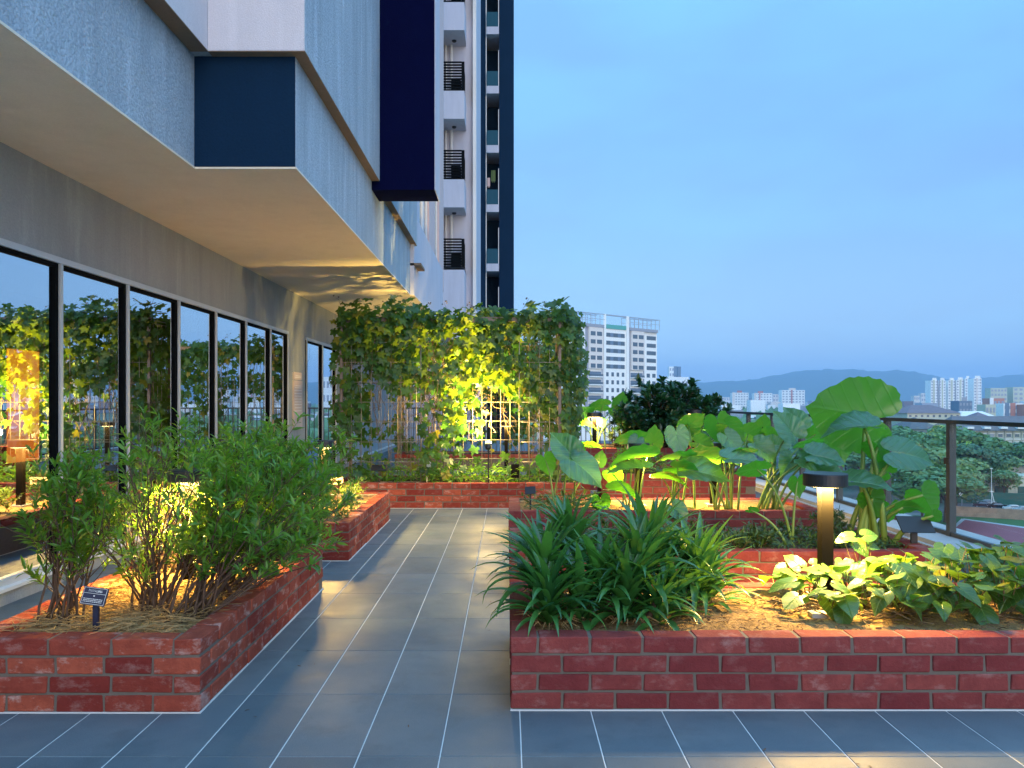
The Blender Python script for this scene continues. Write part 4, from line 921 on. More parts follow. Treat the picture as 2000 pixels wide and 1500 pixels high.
litter('straw_mulch', .75, 1.3, 3.42, 4.0, zR1, 160, 'straw', .04, .11, 3, .03, .0012, 'pale dry stalks between strap leaves and sandy soil')
r = np.random.default_rng(8); n = 420
P = np.stack([r.uniform(.9, 2.75, n), r.uniform(3.36, 4.1, n), zR1 + r.uniform(.0, .012, n)], 1)
scatter('dead_leaves', LANCE_V, LANCE_F, frames(np.stack([r.normal(0,1,n), r.normal(0,1,n), r.normal(0,.2,n)],1), np.tile([0,0,1.],(n,1)) + r.normal(0,.5,(n,3))), P, r.uniform(.012, .04, n), M['litter'])['label'] = 'small curled dead leaves on the sandy bed'
fl = thing('flat_stone', *(lambda p: ((p.x, p.y, zR1), 'small pale flat block lying at the foot of the bollard light', 'block'))(px(1600, 1203, 3.62)))
b = MB(); b.box(fl.location.x-.04, fl.location.x+.04, 3.60, 3.66, zR1-.01, zR1+.018); b.build('block', M['ledge'], fl)

r = np.random.default_rng(31); n = 70
P = np.stack([r.uniform(-1.2, 2.4, n), r.uniform(2.3, 8.8, n), r.uniform(.001, .004, n)], 1); ok = ~((P[:, 0] > 0) & (P[:, 1] > 3.2)); m_ = ok.sum()
scatter('dead_leaves', LANCE_V, LANCE_F, frames(np.stack([r.normal(0,1,m_), r.normal(0,1,m_), r.normal(0,.1,m_)],1), np.tile([0,0,1.],(m_,1)) + r.normal(0,.25,(m_,3))), P[ok], r.uniform(.008, .03, m_), M['litter'])['label'] = 'few tiny dead leaves and crumbs on the tiled path'
# ------------------------------------------------------------------ the city below and beyond
ZG = -25.0
t = NT('city ground'); g = t.n('ShaderNodeNewGeometry').outputs['Position']
vor = t.n('ShaderNodeTexVoronoi'); vor.inputs['Scale'].default_value = .022; t.l(g, vor.inputs['Vector'])
c = t.mix(t.rng(t.noise(.012, 5, .6, vec=g), .42, .60), (.045, .09, .035), (.16, .165, .16)); c = t.mix(t.rng(t.noise(.05, 5, .7, vec=g), .55, .62, 0, .6), c, (.34, .31, .30))
M['city_ground'] = t.done(t.bsdf(c, .9, spec=.1))
M['lawn'] = soil_mat('school field grass', (.055, .13, .045), (.09, .19, .06))
M['track'] = plain('maroon running track', (.26, .062, .075), .85, var=.1, scale=.3)
M['asphalt'] = plain('asphalt', (.10, .105, .11), .9, var=.2, scale=.4)
M['wall_rust'] = plain('stained orange wall', (.34, .23, .16), .9, var=.5, scale=.7)
M['fence_green'] = plain('green mesh fence', (.012, .10, .075), .8, var=.2, scale=.4)
M['cream'] = plain('cream painted wall', (.52, .52, .40), .8, var=.06, scale=.2)
M['cream_grey'] = plain('grey cream school wall', (.40, .40, .34), .8, var=.08, scale=.2)
M['roof_brown'] = plain('brown tiled roof', (.16, .115, .125), .8, var=.2, scale=.5)
M['roof_grey'] = plain('grey purple roof', (.13, .115, .12), .8, var=.2, scale=.5)
M['far_white'] = plain('far white facade', (.82, .82, .80), .8, var=.05, scale=.1)
M['far_pink'] = plain('far pale facade', (.70, .64, .60), .8, var=.06, scale=.1)
M['far_orange'] = plain('orange facade', (.50, .20, .13), .8, var=.1, scale=.1)
M['far_red'] = plain('red stripe paint', (.48, .17, .15), .8)
M['far_grey'] = plain('grey facade strip', (.30, .32, .38), .8)
M['far_blue'] = plain('blue grey facade', (.13, .19, .27), .7)
M['far_green'] = plain('teal tinted panel', (.10, .36, .33), .6)
M['tree_leaf'] = leaf_mat('city tree foliage', (.075, .19, .07), (.19, .33, .12), .2, .6)
M['tree_pale'] = leaf_mat('pale city tree foliage', (.14, .25, .09), (.28, .37, .14), .2, .6)
M['tree_dark'] = leaf_mat('dark city tree foliage', (.045, .135, .07), (.11, .22, .10), .15, .6)
M['trunk'] = plain('tree trunk', (.07, .05, .035), .9)
M['hill'] = plain('forested hill', (.030, .065, .030), .95, var=.3, scale=.004)
gm = MB(); gm.add([(-9000, -400, ZG), (9000, -400, ZG), (9000, 9500, ZG), (-9000, 9500, ZG)], [(0, 1, 2, 3)])
tag(gm.build('ground', M['city_ground']), kind='structure')
def sheet(name, pts, dz, mat):
    vs = [pg(x, y, ZG) for x, y in pts]; m = MB(); m.add([(p.x, p.y, ZG + dz) for p in vs], [tuple(range(len(vs)))]); return tag(m.build(name, M[mat]), kind='structure')
sheet('lawn', [(1690, 1004), (2300, 1022), (2900, 1180), (1690, 1180)], .03, 'lawn')
sheet('running_track', [(1885, 1015), (2260, 1068), (2300, 1240), (1760, 1090), (1862, 1033)], .06, 'track')
sheet('track_edge', [(1880, 1013.0), (2265, 1066), (2260, 1069.5), (1885, 1015.6)], .07, 'ledge')
sheet('track_edge', [(1878, 1013.4), (1885, 1015.4), (1864, 1033.4), (1756, 1091), (1748, 1090), (1858, 1032)], .075, 'ledge')
sheet('road', [(1850, 982), (2400, 1009), (2400, 1026), (1850, 998)], .045, 'asphalt')
def wall_px(name, x0, y0, x1, y1, h, mat, label, cat, th=.3):
    a, b = pg(x0, y0, ZG), pg(x1, y1, ZG); d = (b - a); n = Vector((-d.y, d.x, 0)).normalized() * th / 2; m = MB(); c = (a + b) / 2 + Vector((0, 0, h / 2)); m.obox(c, d / 2, n, (0, 0, h / 2))
    return tag(m.build(name, M[mat]), label, cat)
wall_px('retaining_wall', 1855, 1007, 2300, 1034, 2.3, 'wall_rust', 'long stained orange retaining wall between the field and the road', 'wall')
wall_px('mesh_fence', 1868, 982, 2300, 997, 3.0, 'fence_green', 'long dark green mesh fence behind the parked cars', 'fence')
def facade_building(name, p0, p1, z0, z1, depth, mat, label, group=None, wins=None, wmat='glass_far', roof=None, cat='building', strips=None):
    """a block whose front runs from p0 to p1 (metres); wins: (columns s0..s1, rows z0..z1) as separate window parts"""
    p0, p1 = Vector((p0[0], p0[1], 0)), Vector((p1[0], p1[1], 0)); d = p1 - p0; L = d.length; u = d.normalized(); n = Vector((u.y, -u.x, 0))      # n faces the viewer
    t = thing(name, ((p0.x+p1.x)/2, (p0.y+p1.y)/2, z0), label, cat, group); m = MB()
    c = (p0 + p1) / 2 - n * depth / 2; m.obox((c.x, c.y, (z0+z1)/2), d/2, -n * depth/2, (0, 0, (z1-z0)/2)); m.build('wall', M[mat], t)
    def front(s0, s1, za, zb, out, nm, mt, parent=None, inn=.02):
        q = MB(); cc = p0 + u * (s0+s1)/2 + n * (out - inn) / 2; q.obox((cc.x, cc.y, (za+zb)/2), u * (s1-s0)/2, n * (out+inn)/2, (0, 0, (zb-za)/2)); return q.build(nm, M[mt], parent or t)
    if wins:
        for (s0, s1, za, zb) in wins: front(s0, s1, za, zb, .04, 'window', wmat)
    return t, front, L, u, n, p0
# -- the apartment slab at 300 m
def spx(x): return ((x - CX) * 283 - F * 21.6) / (F * 40.1 - (x - CX) * 33) * 51.93
ap_, front, L, u_, n_, p0_ = facade_building('apartment_slab', (21.6, 283), (61.7, 316), ZG, 30.6, 16, 'far_white', 'white apartment slab with dark strips and a roof pergola right of the trellis')
s_ = [spx(x) for x in (1105, 1127, 1137, 1143, 1148, 1175, 1178, 1182, 1222, 1227, 1230.5, 1256, 1259, 1263, 1281.5)]
front(s_[3], s_[4], -10, 30.7, .10, 'dark_strip', 'far_grey'); front(s_[5], s_[6]-.3, -10, 30.7, .10, 'dark_strip', 'far_grey'); front(s_[9]+.1, s_[10], -10, 30.7, .10, 'dark_strip', 'far_grey'); front(s_[11], s_[12]-.3, -10, 30.7, .10, 'dark_strip', 'far_grey')
front(s_[4], s_[5], 14.2, 30.0, .8, 'bay', 'far_pink'); front(s_[10], s_[11], 14.2, 30.0, .8, 'bay', 'far_pink')
front(s_[3]-.2, s_[6]-.3, 30.0, 31.2, .9, 'roof_band', 'far_grey'); front(s_[9]+.1, s_[14]+.2, 29.9, 31.1, .9, 'roof_band', 'far_grey')
front(s_[6], s_[7], -12, 35.5, .5, 'column', 'far_white'); front(s_[8], s_[9], -12, 35.5, .5, 'column', 'far_white'); front(s_[7], s_[8], 30.0, 31.6, .3, 'crown_panel', 'far_green')
wz = [27.6 - 3.07 * k for k in range(12)]
for k, z in enumerate(wz):
    if z < -6: break
    if k < 5:
        wlist = [(s_[1], s_[2], .05), (s_[4]+.8, s_[4]+3.4, .83), (s_[4]+4.2, s_[5]-.6, .83), (s_[10]+.8, s_[10]+3.6, .83), (s_[10]+4.3, s_[11]-.6, .83), (s_[13], s_[14]-.2, .05)]
        a, b = s_[7]+.6, s_[8]-.6; w3 = (b - a) / 5.2
        wlist += [(a, a+w3*1.1, .05), (a+w3*2, a+w3*3.2, .05), (a+w3*4.1, b, .05)]
        front(a + w3*1.1, a + w3*4.1, z-.8, z+.8, .03, 'window_band', 'far_blue')
    else:
        wlist = [(s_[1], s_[2], .05), (s_[13], s_[13]+2, .05), (s_[13]+3.5, s_[14]-.4, .05)]
        for i in range(4): aa = s_[7] + .5 + i * 3.0; wlist.append((aa, aa + 1.4, .05))
        for (aa, bb) in ((s_[4], s_[5]), (s_[10], s_[11])):
            bal = front(aa+.2, bb-.2, z-1.35, z-.95, 1.2, 'balcony', 'far_white'); front(aa+.3, bb-.3, z-.9, z+.9, .06, 'balcony_window', 'far_blue', bal)
            front(aa+.3, bb-.3, z-.95, z-.1, 1.1, 'balcony_guard', 'glass_far', bal, inn=-1.05)
    for (aa, bb, out) in wlist: front(aa, bb, z-.8, z+.8, out, 'window', 'glass_far')
pgm = MB()
for (sa, sb) in ((s_[0]-6, s_[6]), (s_[9], s_[14] + 1.6)):
    for z in (35.2, 33.2):
        for off in (.8, -3.5):
            a = p0_ + u_*sa + n_*off; b = p0_ + u_*sb + n_*off; pgm.tube([(a.x, a.y, z), (b.x, b.y, z)], .16 if z > 34 else .10, 4)
    k = sa
    while k < sb - .5:
        for off in (.8, -3.5): a = p0_ + u_*k + n_*off; pgm.tube([(a.x, a.y, 31), (a.x, a.y, 35.2)], .12, 4)
        a = p0_ + u_*k + n_*.8; b = p0_ + u_*k - n_*3.5; pgm.tube([(a.x, a.y, 35.2), (b.x, b.y, 35.2)], .10, 4); k += 2.6
a = p0_ + u_*s_[6] + n_*.2; b = p0_ + u_*s_[9] + n_*.2; pgm.tube([(a.x, a.y, 35.2), (b.x, b.y, 35.2)], .3, 4)
pgm.build('roof_pergola', M['far_grey'], ap_)
# -- distant blocks: x range and top in photo pixels at a stated distance
def block(name, x0, x1, ytop, D, mat, label, rows=None, cols=None, group=None, stripe=None, depth=None, wmat='far_grey', skew=0, cap=None):
    a, b = px(x0, ytop, D), px(x1, ytop, D + skew); z1 = a.z
    t, front, L, *_ = facade_building(name, (a.x, a.y), (b.x, b.y), ZG, z1, depth or max(12, L_(a, b) * .4), mat, label, group)
    if rows and cols:
        hgt = z1 - max(ZG, 1.3 - (830 - CY) * D / F); m0 = None
        q = MB(); n = 0
        for r_ in range(rows):
            z = z1 - hgt * (r_ + .55) / rows
            for c_ in range(cols):
                s0 = L * (c_ + .22) / cols; s1 = L * (c_ + .78) / cols
                if (x1 - x0) / cols >= 9: front(s0, s1, z - hgt/rows*.24, z + hgt/rows*.24, .25, 'window', wmat)
                else:
                    if m0 is None: m0 = []
                    m0.append((s0, s1, z - hgt/rows*.24, z + hgt/rows*.24))
        if m0:
            p0 = Vector((a.x, a.y, 0)); uu = Vector((b.x - a.x, b.y - a.y, 0)).normalized(); nn = Vector((uu.y, -uu.x, 0))
            for (s0, s1, za, zb) in m0: c = p0 + uu*(s0+s1)/2 + nn*.1; q.obox((c.x, c.y, (za+zb)/2), uu*(s1-s0)/2, nn*.15, (0, 0, (zb-za)/2))
            q.build('window', M[wmat], t, kind='stuff')
    if stripe:
        for (f0, f1, mm) in stripe: front(L*f0, L*f1, ZG, z1 + .5, .5, 'facade_strip', mm)
    if cap: front(L*cap[0], L*cap[1], z1, z1 + cap[2], .1, 'roof_box', cap[3])
    return t, front, L, z1
def L_(a, b): return math.hypot(b.x - a.x, b.y - a.y)
block('slab_block', 1430, 1462, 767, 1500, 'far_white', 'white slab block with red edge, closest to the dark bush', 9, 6, 'far slab blocks', [(.0, .16, 'far_pink')], cap=(.3, .6, 4, 'far_red'))
block('slab_block', 1473, 1508, 768, 1500, 'far_white', 'white slab block with thin red stripe, middle of three', 9, 6, 'far slab blocks', [(.0, .10, 'far_pink'), (.28, .34, 'far_red')], cap=(.2, .5, 4, 'far_red'))
block('slab_block', 1527, 1572, 762, 1500, 'far_white', 'widest white slab block with red stripe, beside the huge leaf', 10, 7, 'far slab blocks', [(.40, .46, 'far_red')], cap=(.3, .6, 4, 'far_pink'))
block('far_block', 1400, 1428, 776, 2100, 'far_pink', 'low pale far block just right of the dark bush', 4, 6, 'low far blocks')
block('far_block', 1509, 1526, 770, 2000, 'far_pink', 'narrow pale far block between two white slabs', 5, 3, 'low far blocks')
block('far_block', 1463, 1472, 778, 1900, 'far_blue', 'small blue grey block in the gap of white slabs', None, None, 'low far blocks')
block('far_tower', 1307, 1322, 716, 1300, 'far_white', 'broad pale tower peeking over the dark bush', 10, 3, 'twin towers', [(.6, 1.0, 'far_blue')])
block('far_tower', 1324, 1330, 716, 1320, 'far_blue', 'slim blue tower right beside the broad pale one', None, None, 'twin towers')
block('far_block', 1300, 1345, 736, 1250, 'far_white', 'low white podium under the twin towers', 3, 6, 'low far blocks', skew=10)
block('condo_tower', 1818, 1832, 743, 900, 'far_white', 'leftmost half of the tall white condo pair', 16, 3, 'tall condo towers', [(.30, .52, 'cream'), (.90, 1, 'far_grey')], cap=(.2, .8, 3, 'far_white'))
block('condo_tower', 1834, 1847, 743, 902, 'far_white', 'second tall white condo, dark joint on its left', 16, 3, 'tall condo towers', [(0, .1, 'far_grey'), (.4, .6, 'cream')], cap=(.2, .8, 3, 'far_white'))
block('condo_tower', 1852, 1866, 743, 905, 'far_white', 'third tall white condo, greenish windows', 16, 3, 'tall condo towers', [(.35, .6, 'cream'), (.92, 1, 'far_grey')], cap=(.2, .8, 3, 'far_white'))
block('condo_tower', 1868, 1883, 742, 907, 'far_white', 'fourth tall white condo with dark right edge', 16, 3, 'tall condo towers', [(.4, .62, 'cream'), (.9, 1, 'far_grey')], cap=(.2, .8, 3, 'far_white'))
block('condo_tower', 1885, 1895, 739, 960, 'far_white', 'narrow tall condo set back in the row', 16, 2, 'tall condo towers', [(.7, 1, 'far_blue')], cap=(.2, .8, 3, 'far_white'))
block('condo_tower', 1902, 1917, 739, 905, 'far_white', 'rightmost tall white condo with rounded top', 16, 3, 'tall condo towers', [(.3, .5, 'far_pink')], cap=(.15, .85, 3, 'far_white'))
block('far_block', 1785, 1797, 773, 1600, 'far_pink', 'pink far block left of the tall condos', 4, 3, 'low far blocks'); block('far_block', 1799, 1817, 768, 1650, 'far_pink', 'taller pink far block touching the tall condos', 5, 4, 'low far blocks')
block('flat_block', 1935, 1967, 758, 1000, 'cream', 'cream flat block behind the orange buildings', 8, 5, 'cream flat blocks'); block('flat_block', 1979, 2040, 756, 1000, 'cream', 'cream flat block cut by the picture edge', 8, 6, 'cream flat blocks')
block('orange_block', 1933, 1962, 778, 760, 'far_orange', 'orange fronted block with white frame below the cream flats', 3, 4, 'orange blocks', [(0, .25, 'far_white')])
block('orange_block', 1960, 1998, 788, 700, 'far_white', 'white framed block with orange infill and tall windows', 3, 4, 'orange blocks', [(.35, .6, 'far_orange'), (.08, .28, 'far_blue')]); block('orange_block', 2000, 2060, 790, 690, 'far_orange', 'orange block at the picture edge', 2, 5, 'orange blocks')
block('blue_block', 1873, 1899, 783, 620, 'far_blue', 'blue grey glass block in front of the condos', 4, 4, None, cap=(.2, .6, 3, 'far_grey')); block('low_block', 1925, 1945, 790, 640, 'cream', 'small cream block above the tree line', 2, 3, 'low near blocks')
# -- hipped hall roofs and the cream school
def hip(mb, x0, x1, y0, y1, z0, z1, inset, ov=.8, mi=0):
    a = [(x0-ov, y0-ov, z0), (x1+ov, y0-ov, z0), (x1+ov, y1+ov, z0), (x0-ov, y1+ov, z0)]; ym = (y0+y1)/2; b = [(x0+inset, ym, z1), (x1-inset, ym, z1)]
    mb.add(a + b, [(0, 1, 5, 4), (1, 2, 5), (2, 3, 4, 5), (3, 0, 4), (3, 2, 1, 0)], mi)
def hall(name, xa, xb, ytop, yeave, ybase, D, dep, inset, label, mat='roof_brown', wall='cream', group=None, nwin=0):
    a, b = px(xa, yeave, D), px(xb, yeave, D); zt = px(xa, ytop, D + dep/2).z; t = thing(name, ((a.x+b.x)/2, D, ZG), label, 'building', group); m = MB(); m.box(a.x, b.x, D, D+dep, ZG, a.z); m.build('wall', M[wall], t)
    r_ = MB(); hip(r_, a.x, b.x, D, D+dep, a.z + .02, zt, inset); r_.build('roof', M[mat], t)
    for i in range(nwin): w = MB(); x = a.x + (b.x-a.x)*(i+.3)/nwin; w.box(x, x + (b.x-a.x)/nwin*.4, D-.06, D-.01, a.z-2.2, a.z-.9); w.build('window', M['glass_far'], t)
    return t, a, b
hl, a, b = hall('school_hall', 1772, 1876, 791, 807, 822, 420, 26, 9, 'big hall with brown hipped roof above the railing', nwin=9)
hall('small_pavilion', 1907, 1933, 805, 815, 822, 400, 9, 3.6, 'small pavilion with pointed brown roof right of the big hall')
hall('long_hall', 1735, 1775, 797, 809, 822, 440, 20, 3, 'pale long roofed hall left of the big brown roof', mat='far_pink', wall='far_white'); hall('long_hall', 1880, 1945, 803, 815, 822, 440, 16, 3, 'pale long roofed hall behind the small pavilion', mat='far_pink', wall='far_white')
hall('old_house', 1778, 1835, 815, 838, 870, 330, 18, 6, 'older house with brown roof behind the trees, orange light stripe', mat='roof_grey', wall='cream_grey', nwin=4)
# school block with five rows of windows
zt_ = px(1862, 841, 302).z; sx0, sx1 = px(1862, 841, 302).x, px(2090, 841, 302).x
sb = thing('school_block', ((sx0+sx1)/2, 302, ZG), 'grey cream school block with rows of small windows behind the trees', 'building')
m = MB(); m.box(sx0, sx1, 302, 318, ZG, zt_); m.build('wall', M['cream_grey'], sb)
m = MB(); hip(m, sx0, sx1, 302, 318, zt_+.02, zt_+5.6, 4, 1.2); rf = m.build('roof', M['roof_grey'], sb)
for i in range(6): m = MB(); x = sx0 + 5 + i*6.6; m.box(x, x+2.6, 300.9, 305, zt_+.7, zt_+1.5); m.build('skylight', M['far_white'], rf)
for rr_ in range(5):
    z = zt_ - 1.5 - rr_*3.3
    m = MB(); m.box(sx0, sx1, 301.8, 302.01, z-2.0, z-1.7); m.build('floor_band', M['far_white'], sb)
    for c_ in range(14):
        x = sx0 + 1.2 + c_*3.3; m = MB(); m.box(x, x+1.7, 301.93, 302.03, z-1.0, z+.2); w = m.build('window', M['glass_far'] if (rr_*5+c_*3) % 4 else M['far_grey'], sb)
        m = MB(); m.box(x-.15, x+1.85, 301.75, 302.01, z+.2, z+.4); m.build('lintel', M['far_white'], w)
for c_ in range(15): m = MB(); x = sx0 + .3 + c_*3.3; m.box(x, x+.3, 301.7, 302.01, ZG, zt_); m.build('pier', M['cream_grey'], sb)
wl = thing('cream_wall_building', (120, 195, ZG), 'long low cream panelled building behind the green fence', 'building')
a, b = pg(1885, 973, ZG), pg(2160, 981, ZG); m = MB(); d = b - a; n = Vector((-d.y, d.x, 0)).normalized(); m.obox((a+b)/2 + n*5 + Vector((0, 0, 3.2)), d/2, n*4, (0, 0, 3.2)); m.build('wall', M['cream'], wl)
for i in range(12): m = MB(); c = a + d*(i+.5)/12 + n*.97; m.obox(c + Vector((0, 0, 3.2)), d.normalized()*.08, n*.05, (0, 0, 3.2)); m.build('panel_joint', M['cream_grey'], wl)
for i in (3, 5, 8): m = MB(); c = a + d*(i+.3)/12 + n*.97; m.obox(c + Vector((0, 0, 2.6)), d.normalized()*1.6, n*.06, (0, 0, .9)); m.build('window', M['fence_green'], wl)
sh = thing('blue_shed', (0, 0, 0), 'low shed with blue roof above the cream building', 'building'); p = pg(1990, 944, ZG); m = MB(); m.box(p.x-6, p.x+14, p.y, p.y+8, ZG, ZG+5.5); m.build('wall', M['far_pink'], sh); m = MB(); hip(m, p.x-6, p.x+14, p.y, p.y+8, ZG+5.52, ZG+8, 1, .6); m.build('roof', M['far_blue'], sh)
bbd = thing('backboard', (0, 0, 0), 'white basketball backboard on a pole by the green fence', 'backboard'); p = pg(1880, 988, ZG); m = MB(); m.box(p.x-.9, p.x+.9, p.y-.03, p.y+.03, ZG+2.6, ZG+3.8); m.build('board', M['white_paint'], bbd); m = MB(); m.tube([(p.x, p.y+.3, ZG), (p.x, p.y+.2, ZG+3)], .08, 6); m.build('pole', M['far_grey'], bbd)
for (x, yb_, yt, lb) in ((1937, 990, 915, 'tall grey lamp pole standing behind the parked cars'), (1944, 990, 960, 'short leaning pole beside the tall lamp pole')):
    p = pg(x, yb_, ZG); h = (yb_ - yt) * p.y / F; t = thing('street_lamp', p, lb, 'lamp post', 'poles by the road'); m = MB(); m.tube([p, p + Vector((-.1 if h > 6 else -.9, 0, h))], [.10, .06], 6); m.build('pole', M['far_white'], t)
    m = MB(); m.obox(p + Vector((-.3 if h > 6 else -.9, 0, h)), (.45, 0, 0), (0, .12, 0), (0, 0, .07)); m.build('lamp_head', M['far_white'], t)
# -- parked cars
def car(x, y, ang, paint, label):
    p = pg(x, y, ZG + .05); t = thing('parked_car', p, label, 'car', 'cars parked along the road'); Rz = Matrix.Rotation(R(ang), 4, 'Z')
    prof = [(-2.1, .35), (-2.15, .75), (-1.9, .92), (-1.1, 1.0), (-.55, 1.45), (.75, 1.48), (1.45, 1.02), (2.05, .95), (2.15, .6), (2.1, .35)]
    def ext(pr, w, tw=None):
        n = len(pr); v = [p + Rz @ Vector((a, s * (w if z < 1.1 else (tw or w)), z)) for s in (-1, 1) for a, z in pr]; return v, [tuple(range(n))[::-1], tuple(range(n, 2*n))] + [(i, (i+1) % n, n+(i+1) % n, n+i) for i in range(n)]
    m = MB(); m.add(*ext(prof, .85, .68)); m.build('body', paint, t)
    m = MB(); m.add(*ext([(-1.0, 1.03), (-.58, 1.38), (.72, 1.40), (1.28, 1.03)], .862, .715)); m.build('window', M['glass_far'], t)
    for (a, s) in ((-1.3, -1), (1.3, -1), (-1.3, 1), (1.3, 1)):
        c = p + Rz @ Vector((a, s * .80, .31)); ax = Rz @ Vector((0, .11, 0)); m = MB(); m.tube([c - ax, c + ax], .31, 12); w = m.build('wheel', M['black'], t); m = MB(); m.tube([c - ax*1.05, c + ax*1.05], .17, 8); m.build('rim', M['far_grey'], w)
    for s in (-.6, .6): m = MB(); c = p + Rz @ Vector((-2.13, s, .72)); m.obox(c, Rz @ Vector((.03, 0, 0)), Rz @ Vector((0, .18, 0)), (0, 0, .08)); m.build('headlight', M['white_paint'], t)
pt = lambda nm, c: plain(nm, c, .25, .3, .6, .03)
paints = [pt('charcoal car paint', (.03, .035, .045)), pt('black car paint', (.012, .013, .016)), pt('silver car paint', (.42, .44, .46)), pt('white car paint', (.72, .72, .72))]
for (x, y, a, k, lb) in ((1919, 991, -24, 0, 'charcoal hatchback parked closest to the grey post'), (1947, 993.5, -20, 1, 'black car parked second along the road'), (1979, 998, -16, 3, 'white car parked beside the black one'), (1999, 1001, -16, 2, 'silver car half cut by the picture edge'), (1928, 987, -24, 2, 'silver car behind the charcoal hatchback')): car(x, y, a, paints[k], lb)
# -- trees
QV = [(-.5, -.5, 0), (.5, -.5, .12), (.5, .5, 0), (-.5, .5, .12)]; QF = [(0, 1, 2, 3)]
def crown_data(seed, n=2300, lobes=11):
    r = np.random.default_rng(seed); C = r.normal(0, 1, (lobes, 3)); C /= np.linalg.norm(C, axis=1, keepdims=True); C *= r.uniform(.25, .72, (lobes, 1)); C[:, 2] = C[:, 2]*.6 + .02; rad = r.uniform(.28, .46, lobes)
    k = r.integers(0, lobes, n); d = r.normal(0, 1, (n, 3)); d /= np.linalg.norm(d, axis=1, keepdims=True); d[:, 2] = np.where(r.random(n) < .75, np.abs(d[:, 2]), d[:, 2])
    P = C[k] + d * (rad[k] * r.uniform(.62, 1.05, n) ** .5)[:, None] * [1, 1, .85]; N_ = d + r.normal(0, .5, (n, 3)); F_ = np.cross(N_, r.normal(0, 1, (n, 3))); return P, F_, N_, r.uniform(.045, .105, n)
CROWN = {}
def tree(x, yb_, D, w, h, mat, label, seed, group='trees below the terrace'):
    """crown centre column x and foot yb_ in photo pixels at distance D, crown w metres wide, tree h tall"""
    X = (x - CX) * D / F; t = thing('tree', (X, D, ZG), label, 'tree', group)
    m = MB(); m.tube([(X, D, ZG-.2), (X + .2, D, ZG + h*.3), (X, D, ZG + h*.6)], [.32, .24, .12], 7)
    for k in range(4): a = k*1.7; m.tube([(X + .1, D, ZG + h*(.3 + .05*k)), (X + w*.22*math.cos(a), D + w*.22*math.sin(a), ZG + h*(.55 + .06*k))], [.14, .05], 5)
    m.build('trunk', M['trunk'], t)
    key = (seed % 4, mat)
    Mx = Matrix.Translation((X, D, ZG + h*.62)) @ Matrix.Rotation(seed * 1.3, 4, 'Z') @ Matrix.Diagonal((w*.56, w*.56, h*.46, 1))
    if key not in CROWN:
        P, F_, N_, S_ = crown_data(seed % 4 + 50); o = scatter('crown', QV, QF, frames(F_, N_), P, S_, M[mat], None, kind=None); CROWN[key] = o.data; bpy.data.objects.remove(o)
    link('crown', CROWN[key], t, Mx)
T_ = [(1790, 0, 215, 22, 20, 'tree_leaf', 'large green tree left of the grey post behind the railing'), (1838, 0, 200, 20, 15, 'tree_pale', 'pale olive tree directly behind the grey railing post'), (1880, 0, 225, 26, 21, 'tree_leaf', 'biggest spreading tree in front of the school block'), (1915, 0, 215, 18, 16, 'tree_dark', 'dark tree at the foot of the school block'), (1985, 0, 250, 18, 15, 'tree_dark', 'dark tree at the picture edge by the school'),
      (1845, 0, 168, 18, 13, 'tree_dark', 'dark tree next to the retaining wall, left of the post'), (1800, 0, 160, 20, 15, 'tree_leaf', 'tree behind the drooping elephant ear leaves'), (1760, 0, 190, 18, 17, 'tree_dark', 'dark tree seen between stalks of the largest plant'), (1730, 0, 230, 20, 17, 'tree_pale', 'pale tree under the huge fan leaf, right side'), (1690, 0, 210, 22, 16, 'tree_leaf', 'tree behind the pale striped leaf'),
      (1866, 0, 180, 14, 12, 'tree_pale', 'small pale tree by the end of the green fence'), (1945, 0, 222, 16, 12, 'tree_pale', 'low pale tree behind the tall lamp pole'), (1650, 0, 240, 22, 17, 'tree_dark', 'dark tree glimpsed below the huge leaf'), (1600, 0, 260, 24, 18, 'tree_leaf', 'green tree behind the dark upright leaves'), (1540, 0, 330, 26, 17, 'tree_pale', 'pale tree seen over the railing behind dark leaves'), (1480, 0, 360, 26, 16, 'tree_leaf', 'green tree far behind the railing near the dark bush'),
      (1755, 0, 300, 24, 19, 'tree_leaf', 'tree in front of the pale long hall'), (1820, 0, 262, 20, 19, 'tree_pale', 'tall pale tree beside the old house'), (1960, 0, 205, 12, 9, 'tree_leaf', 'small bushy tree between cars and cream building'), (2040, 0, 240, 20, 16, 'tree_leaf', 'tree just outside the picture edge'), (1960, 0, 560, 40, 17, 'tree_dark', 'dark tree belt below the orange blocks'), (1920, 0, 600, 36, 16, 'tree_dark', 'dark trees beside the blue grey glass block')]
for i, (x, yb_, D, w, h, mt, lb) in enumerate(T_): tree(x, yb_, D, w, h, mt, lb, i)
# far woods and roofs too many and too small to count
r = np.random.default_rng(21); n = 5200; D = 380 * np.exp(r.uniform(0, 2.35, n)); xs = r.uniform(1000, 2100, n); X = (xs - CX) * D / F
P = np.stack([X, D, ZG + r.uniform(0, 11, n)], 1); ok = ~((np.abs(D - 310) < 40) | ((xs > 1725) & (D < 470)))
tag(scatter('far_woods', QV, QF, frames(r.normal(0, 1, (n, 3)), np.tile([0, -.6, 1.], (n, 1)) + r.normal(0, .5, (n, 3)))[ok], P[ok], ((4.5 + D * .006) * r.uniform(.6, 1.5, n))[ok], M['tree_leaf']), 'far green tree masses between the city blocks')
fr = MB(); rr = random.Random(4)
for _ in range(1500):
    D_ = 750 * math.exp(rr.uniform(0, 1.7)); x = (rr.uniform(1000, 2080) - CX) * D_ / F; w, d_, h = rr.uniform(8, 26), rr.uniform(8, 20), rr.uniform(5, 13) if rr.random() < .9 else rr.uniform(18, 30)
    k = rr.choice((0, 0, 1, 1, 2, 3)); fr.box(x - w/2, x + w/2, D_, D_ + d_, ZG, ZG + h, k)
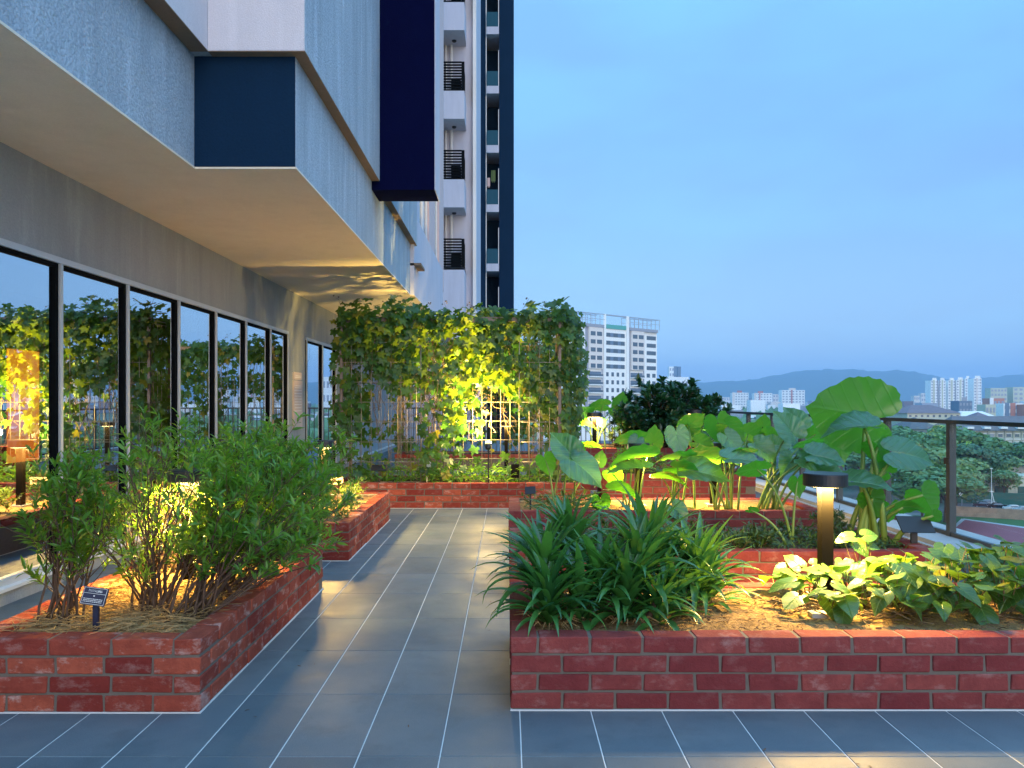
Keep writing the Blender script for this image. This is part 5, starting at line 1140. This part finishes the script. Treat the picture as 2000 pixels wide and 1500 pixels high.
tag(fr.build('far_roofs', [M['far_white'], M['far_pink'], M['roof_brown'], M['far_grey']], kind='stuff'), 'countless low far city roofs below the hills')
# hills
def hills(name, prof, D, dep, seed):
    xs_ = np.linspace(prof[0][0], prof[-1][0], 220); ys_ = np.interp(xs_, [p[0] for p in prof], [p[1] for p in prof]); v = []; f = []; n = len(xs_); K = 9
    for j in range(K):
        u = j / (K - 1)
        for i in range(n):
            p = px(xs_[i], ys_[i], D); hh = p.z - ZG; prf = math.sin(math.pi * min(1, u * 1.0) * .5) if u <= 1 else 1
            nn = 1 + .10 * mnoise.noise((xs_[i] * .03, u * 4, seed)) + .05 * mnoise.noise((xs_[i] * .12, u * 9, seed)) + .02 * mnoise.noise((xs_[i] * .5, u * 20, seed))
            v.append((p.x, D + dep * (u - 1), ZG + hh * prf * nn))
    for j in range(K-1):
        for i in range(n-1): a = j*n + i; f.append((a, a+1, a+n+1, a+n))
    base = len(v)
    for i in range(n): v.append((v[(K-1)*n + i][0], D + dep * .6, ZG))
    for i in range(n-1): a = (K-1)*n + i; f.append((a, a+1, base+i+1, base+i))
    tag(link(name, mesh_from(name, v, f, M['hill'], True)), kind='structure')
hills('hills', [(900, 772), (1150, 764), (1300, 752), (1385, 745), (1440, 744), (1470, 741), (1510, 733), (1560, 726), (1600, 723), (1640, 722), (1690, 724), (1722, 724), (1760, 725), (1790, 731), (1820, 738), (1860, 744), (1900, 742), (1940, 736), (1965, 733), (1985, 736), (2020, 733), (2150, 742), (2300, 760)], 6000, 900, 3)
hills('hills', [(800, 776), (1100, 766), (1400, 752), (1900, 744), (2000, 730), (2120, 728), (2300, 748)], 8200, 1000, 8)
# air between here and the hills
hz = MB(); hz.box(-8990, 8990, -390, 9480, ZG - 1.2, 420); 
hm = bpy.data.materials.new('pale blue air'); hm.use_nodes = True; nt_ = hm.node_tree; nt_.nodes.clear(); ou = nt_.nodes.new('ShaderNodeOutputMaterial'); pv = nt_.nodes.new('ShaderNodeVolumePrincipled')
pv.inputs['Color'].default_value = (.50, .72, 1.0, 1); pv.inputs['Density'].default_value = HAZE; pv.inputs['Anisotropy'].default_value = 0; nt_.links.new(pv.outputs[0], ou.inputs['Volume'])
ho = hz.build('haze', hm); tag(ho, kind='stuff')
